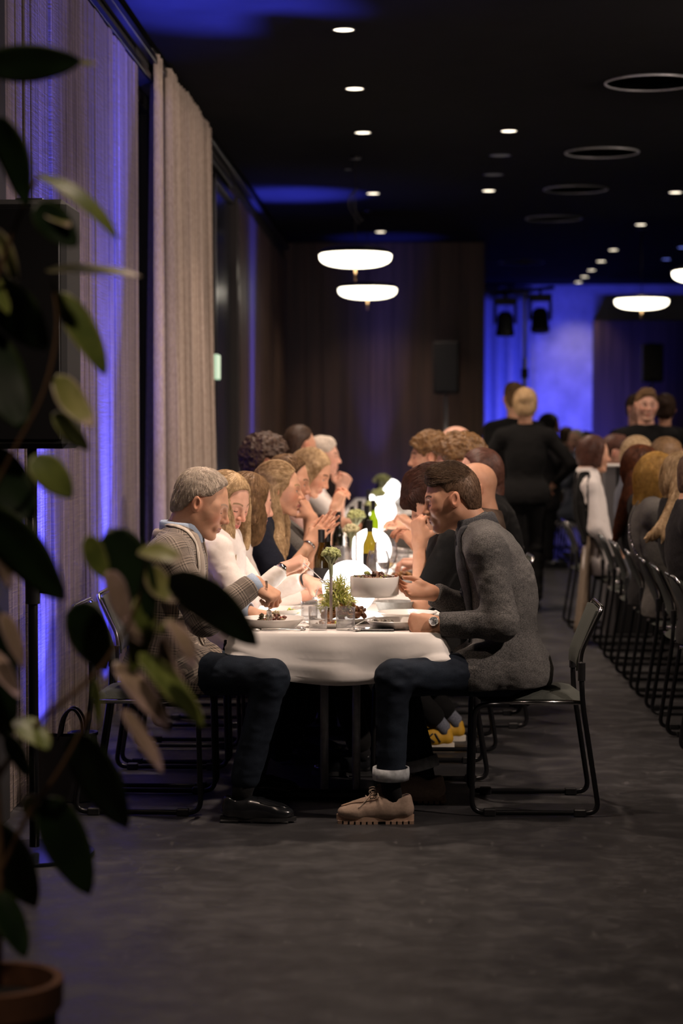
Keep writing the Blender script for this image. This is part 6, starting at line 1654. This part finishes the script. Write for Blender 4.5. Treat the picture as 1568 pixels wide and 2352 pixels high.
# ---- aisle side
guest('person in a black tee leaning the mouth on a fist', 992, 1140, 8.72, -1, (0, -34, 0), .10, 'tan', 'cloth_black', [('floppy', 'hair_auburn')], q=.95, sleeve='short', top_name='tee_shirt', wr=[P(962, 1246, 8.55), P(992, 1232, 8.85)], pole=[A(.35, -.2, -1), A(.5, .3, -1)], hands=('hold', 'fist'),
      handdir=((A(-.05, 0, 1), A(-.75, -.65, 0)), (A(-.1, -.2, 1), A(-.8, .5, 0))), strands_n=5000, flow=fl_fwd, slen=.05, tint=dict(hair=(.04, .025, .015)), feet=(-.12, -.2), neck=P(1046, 1212, 8.72), amp=.010)
guest('bald man in a brown sweater behind the grey jacket', 1088, 1124, 9.5, -1, (-6, -8, 0), .18, 'tan', 'cloth_brown', [], q=1.1, coll='cloth_brown', shoes='trainer', feet=(-.40, -.46), top_name='sweater', hs=1.06, wr=[P(960, 1255, 9.5), P(965, 1245, 9.8)])
guest('auburn-haired woman behind the bald man', 1100, 1088, 10.25, -1, (-10, -5, 0), RP + .14, 'rosy', 'cloth_black', [('long', 'hair_auburn')], True, q=1.25, top_name='top', extra=lambda R, H: lock(R, H, 1.05, [H + R @ A(-.06, 0, 0), P(1128, 1130, 10.25), P(1138, 1165, 10.2)], [.06, .06, .02]))
guest('woman with a big mop of tawny curls', 1052, 1068, 11.0, -1, (0, -10, 0), RP + .08, 'warm', 'cloth_brown', [('curly', 'hair_curl')], True, q=1.15, hs=1.25, top_name='top', wr=[P(945, 1205, 11.0), P(935, 1210, 11.3)], sleeve='short')
guest('curly-haired guest farther along the aisle side', 985, 1048, 12.0, -1, (0, -6, 0), RP - .02, 'warm', 'cloth_greygreen', [('curly', 'hair_curl')], q=1.3, hs=1.08)
guest('bald guest at the far end of the aisle side', 1043, 1026, 13.0, -1, (-12, -4, 0), RP + .05, 'rosy', 'cloth_charcoal', [], q=1.3, hs=1.12)

# ---- standing staff
def stand(label, px, py, d, yaw, hdir, skin, top, hair, female=False, bottom='cloth_black', wr=None, pole=None, hands=('relax', 'relax'), handdir=(None, None), q=1.4, hs=1.08, extra=None, top_name='shirt', bottom_name='trousers', group=None, hem=.09):
    H = P(px, py, d); ht = (H[2] + .10) ; J = standing(H[0] - .025 * math.cos(math.radians(yaw)), d - .025 * math.sin(math.radians(yaw)), yaw, ht, hdir, wr, pole); J['head'] = H
    R = J['HR']; hl = []
    for st, mt in hair:
        hp = dict(style=st, mat=mt, seed=len(label), q=1.2, strands=1800, flow=fl_crown, len=.04, r=.001)
        if extra: hp['extra'] = extra(R, H)
        hl.append(hp)
    pr = person(label, skin, J, top, bottom, hl, female=female, q=q, headscale=hs, hands=hands, handdir=handdir, top_name=top_name, bottom_name=bottom_name, build=1.0, group=group, hem=hem)
    for s in (0, 1): a = J['ank'][s]; shoe(pr, (a[0] - .05 * math.cos(math.radians(yaw)), a[1] - .05 * math.sin(math.radians(yaw))), yaw, .27, 'dark')
    return pr, J
stand('waiter in black seen from behind with a blonde bun', 1206, 930, 16.5, 92, (-6, -4, 0), 'warm', 'cloth_black', [('updo', 'hair_blonde')], True, q=1.2, hs=1.12, wr=[A(.60, 16.65, 1.02), A(1.13, 16.6, 1.06)], pole=[A(-1, -.6, 0), A(1, -.6, 0)])
stand('second black-clad waiter half hidden left of the blonde bun', 1180, 915, 17.4, 100, (0, 0, 0), 'warm', 'cloth_black', [('short', 'hair_lightbrown')], q=1.4, wr=[A(.56, 17.0, .90), A(1.05, 17.7, 1.0)])
W3, JW3 = stand('dark-haired woman in a long dark coat holding a lit phone', 1262, 978, 21.8, 12, (0, -10, 0), 'tan', 'cloth_charcoal', [('long', 'hair_black')], True, q=1.5, wr=[A(1.60, 21.9, 1.16), A(1.62, 21.6, 1.20)], top_name='coat', hem=.42, extra=lambda R, H: lock(R, H, 1.1, [H + R @ A(-.07, 0, 0), H + A(-.09, 0, -.2), H + A(-.10, 0, -.38)], [.07, .08, .03]))
ph2 = JW3['wr'][1] + A(.10, -.03, .04); o = empty('lit_phone', ph2, label='slim phone with a bluish glow in the standing woman\'s hand', cat='phone')
MB().box(ph2 + A(-.012, -.035, -.07), ph2 + A(-.003, .035, .08), .002).out('case', M['black_plastic'], o, smooth=False); MB().box(ph2 + A(-.003, -.032, -.066), ph2 + A(-.001, .032, .076)).box(ph2 + A(-.016, -.036, -.06), ph2 + A(-.012, .03, .07)).out('screen', M['screen_glow'], o, smooth=False)
stand('waiter in black facing the camera at the right', 1484, 930, 16.1, -92, (6, -4, 0), 'rosy', 'cloth_black', [('short', 'hair_lightbrown')], q=1.2, hs=1.05)
stand('dark-haired waiter turned away at the right edge', 1527, 938, 16.9, 80, (0, 0, 0), 'tan', 'cloth_black', [('updo', 'hair_darkbrown')], True, q=1.5, hs=1.0)
stand('person half hidden behind the facing waiter', 1462, 938, 17.4, -60, (0, 0, 0), 'rosy', 'cloth_black', [('short', 'hair_brown')], q=1.6, hs=.98)

# ---- right-hand table
TP = 1.47 + .06
guest('guest in a charcoal jacket cut off by the right edge', 1612, 1100, 9.55, 1, (10, -6, 0), TP - .12, 'warm', 'cloth_charcoal', [('short', 'hair_brown')], q=1.15, build=1.1)
guest('woman with long blonde hair over a dark top', 1572, 1098, 10.25, 1, (20, -10, 0), TP - .02, 'warm', 'cloth_charcoal', [('long', 'hair_blonde')], True, q=1.15, top_name='top', strands_n=3500, flow=fl_down, slen=.10,
      extra=lambda R, H: sum([lock(R, H, 1.05, [H + R @ A(-.05, -.06, -.02), P(1548 + a, 1150, 10.1), P(1522 + b_, 1200 + c_, 10.05), P(1484 + e_, 1246 - c_, 10.0)], [.036, .022, .011, .002]) for a, b_, c_, e_ in ((0, 0, 0, 0), (8, 8, 6, 14), (14, 16, -4, 34), (4, -6, 8, -6))], []) + lock(R, H, 1.05, [H + R @ A(-.05, 0, 0), P(1552, 1170, 10.2), P(1545, 1215, 10.1)], [.06, .05, .015]))
S2, JS2 = guest('woman with golden bobbed hair and a grey-green top', 1512, 1098, 11.0, 1, (35, -8, 0), TP - .12, 'warm', 'cloth_greygreen', [('bob', 'hair_gold')], True, q=1.15, top_name='top', strands_n=4000, flow=fl_down, slen=.08, hs=1.12, build=1.15)
guest('woman with long red hair leaning back', 1476, 1076, 11.7, 1, (30, 0, 0), TP - .14, 'warm', 'cloth_charcoal', [('long', 'hair_red')], True, q=1.2, top_name='top', strands_n=3500, flow=fl_down, slen=.10, hs=1.1,
      extra=lambda R, H: lock(R, H, 1.1, [H + R @ A(-.06, -.03, .0), P(1450, 1130, 11.6), P(1432, 1180, 11.6), P(1412, 1238, 11.6)], [.055, .045, .035, .015]))
guest('light-brown-haired guest far along the right row', 1534, 1052, 12.5, 1, (20, -6, 0), TP, 'warm', 'cloth_black', [('long', 'hair_lightbrown')], True, q=1.5)
guest('fair-haired guest far along the right row', 1466, 1046, 13.3, 1, (30, -6, 0), TP - .02, 'warm', 'cloth_greyblue', [('long', 'hair_blonde')], True, q=1.5)
S6, JS6 = guest('brown-haired guest in a white shirt at the end of the right row', 1364, 1042, 14.2, 1, (15, -6, 0), TP - .22, 'warm', 'cloth_white', [('long', 'hair_auburn')], False, q=1.4, top_name='shirt', build=.82, sw=.14, wr=[A(1.40, 14.3, .64), A(1.40, 14.08, .64)])
guest('man in profile behind the dark counter', 1414, 1040, 15.32, 1, (-4, -4, 0), 1.42, 'rosy', 'cloth_brown', [('quiff', 'hair_auburn')], q=1.4, seat=.47, hands_on=(False, False)); copy_thing(chair0, (1.38, 15.32, 0), 0, 'sled-base chair behind the dark counter', 'sled chairs of the right-hand table')
# distant diners
for i, (lb, px, py, dd, fc, sk, tp_, hr) in enumerate([('far diner in a slate-blue jacket seen from behind', 1322, 1012, 23.0, -1, 'rosy', 'cloth_greyblue', [('receding', 'hair_grey')]), ('far dark-haired diner beside the slate-blue jacket', 1346, 1016, 24.0, 1, 'rosy', 'cloth_black', [('short', 'hair_darkbrown')]),
        ('far diner in grey beside the timber partition', 1132, 1008, 25.2, 1, 'rosy', 'cloth_greyblue', [('short', 'hair_lightbrown')]), ('far diner behind the woman with the phone', 1300, 1004, 25.5, 1, 'rosy', 'cloth_brown', [('short', 'hair_brown')])]):
    pX = P(px, py, dd)[0]
    guest(lb, px, py, dd, fc, (60 if fc > 0 else -60, -4, 0), pX - .02, sk, tp_, hr, q=1.9, legs=True, hands_on=(False, False)); c = copy_thing(chair0, (pX - .04 * fc, dd, 0), 0 if fc > 0 else math.pi, 'distant sled chair under the ' + lb.replace('far ', '', 1), 'sled chairs in the hall beyond')
# bead strap of the woman in the grey-green top
mb = MB(); bpts = catmull([P(1466, 1150, 10.84), P(1450, 1180, 10.82), P(1445, 1215, 10.80), P(1452, 1250, 10.8), P(1462, 1275, 10.8)], 8)
o = empty('beaded_strap', bpts[0], label='beaded bag strap hanging over the grey-green top', cat='bag strap')
MB().tube(bpts, .003, 6).out('cord', M['black_plastic'], o)
for i in range(14, len(bpts), 2): MB().ball(bpts[i], .0075, 8, 6).out('bead', M['chrome'], o)
# coat over the last chair of the right row
ct = P(1352, 1150, 13.8); cx = 1.22; G = []
for i in range(13):
    t = i / 12; z = .84 - .80 * t; row = []
    for j in range(17):
        v = j / 16 - .5; row.append((cx - .03 * math.sin(j * 1.7) * (.3 + t) - .05 * t, 14.2 + v * (.34 + .12 * t), z + .012 * math.cos(j * 1.1)))
    G.append(row)
mb = MB().grid(G); G2 = [[(cx + .05 + .01 * math.sin(j), 14.2 + (j / 16 - .5) * .34, .84 - .25 * i / 5) for j in range(17)] for i in range(6)]; mb.grid(G2)
mb.grid([G[0], [(cx + .025, p[1], .855) for p in G[0]], G2[0]]); o = mb.out('draped_coat', M['cloth_tan']); tag(o, 'long tan coat draped over the end chair of the right row', 'coat'); sm = o.modifiers.new('thick', 'SOLIDIFY'); sm.thickness = .012

n, c, f, l, u = S6.ne, S6.ch, S6.fwu, S6.lat, S6.upl
snap_strip(S6, 'vest', [n - f * .06 - l * .07, c - f * .15 - l * .05, c - f * .15 - l * .08 - u * .3], [n - f * .02 - l * .11 + f * .03, c - f * .02 - l * .2, c - f * .05 - l * .2 - u * .3], 'cloth_black', .006, .004)
snap_strip(S6, 'vest', [n - f * .06 + l * .02, c - f * .16 + l * .02, c - f * .16 + l * .02 - u * .3], [n - f * .06 - l * .045, c - f * .15 - l * .06, c - f * .15 - l * .06 - u * .3], 'cloth_black', .006, .004)
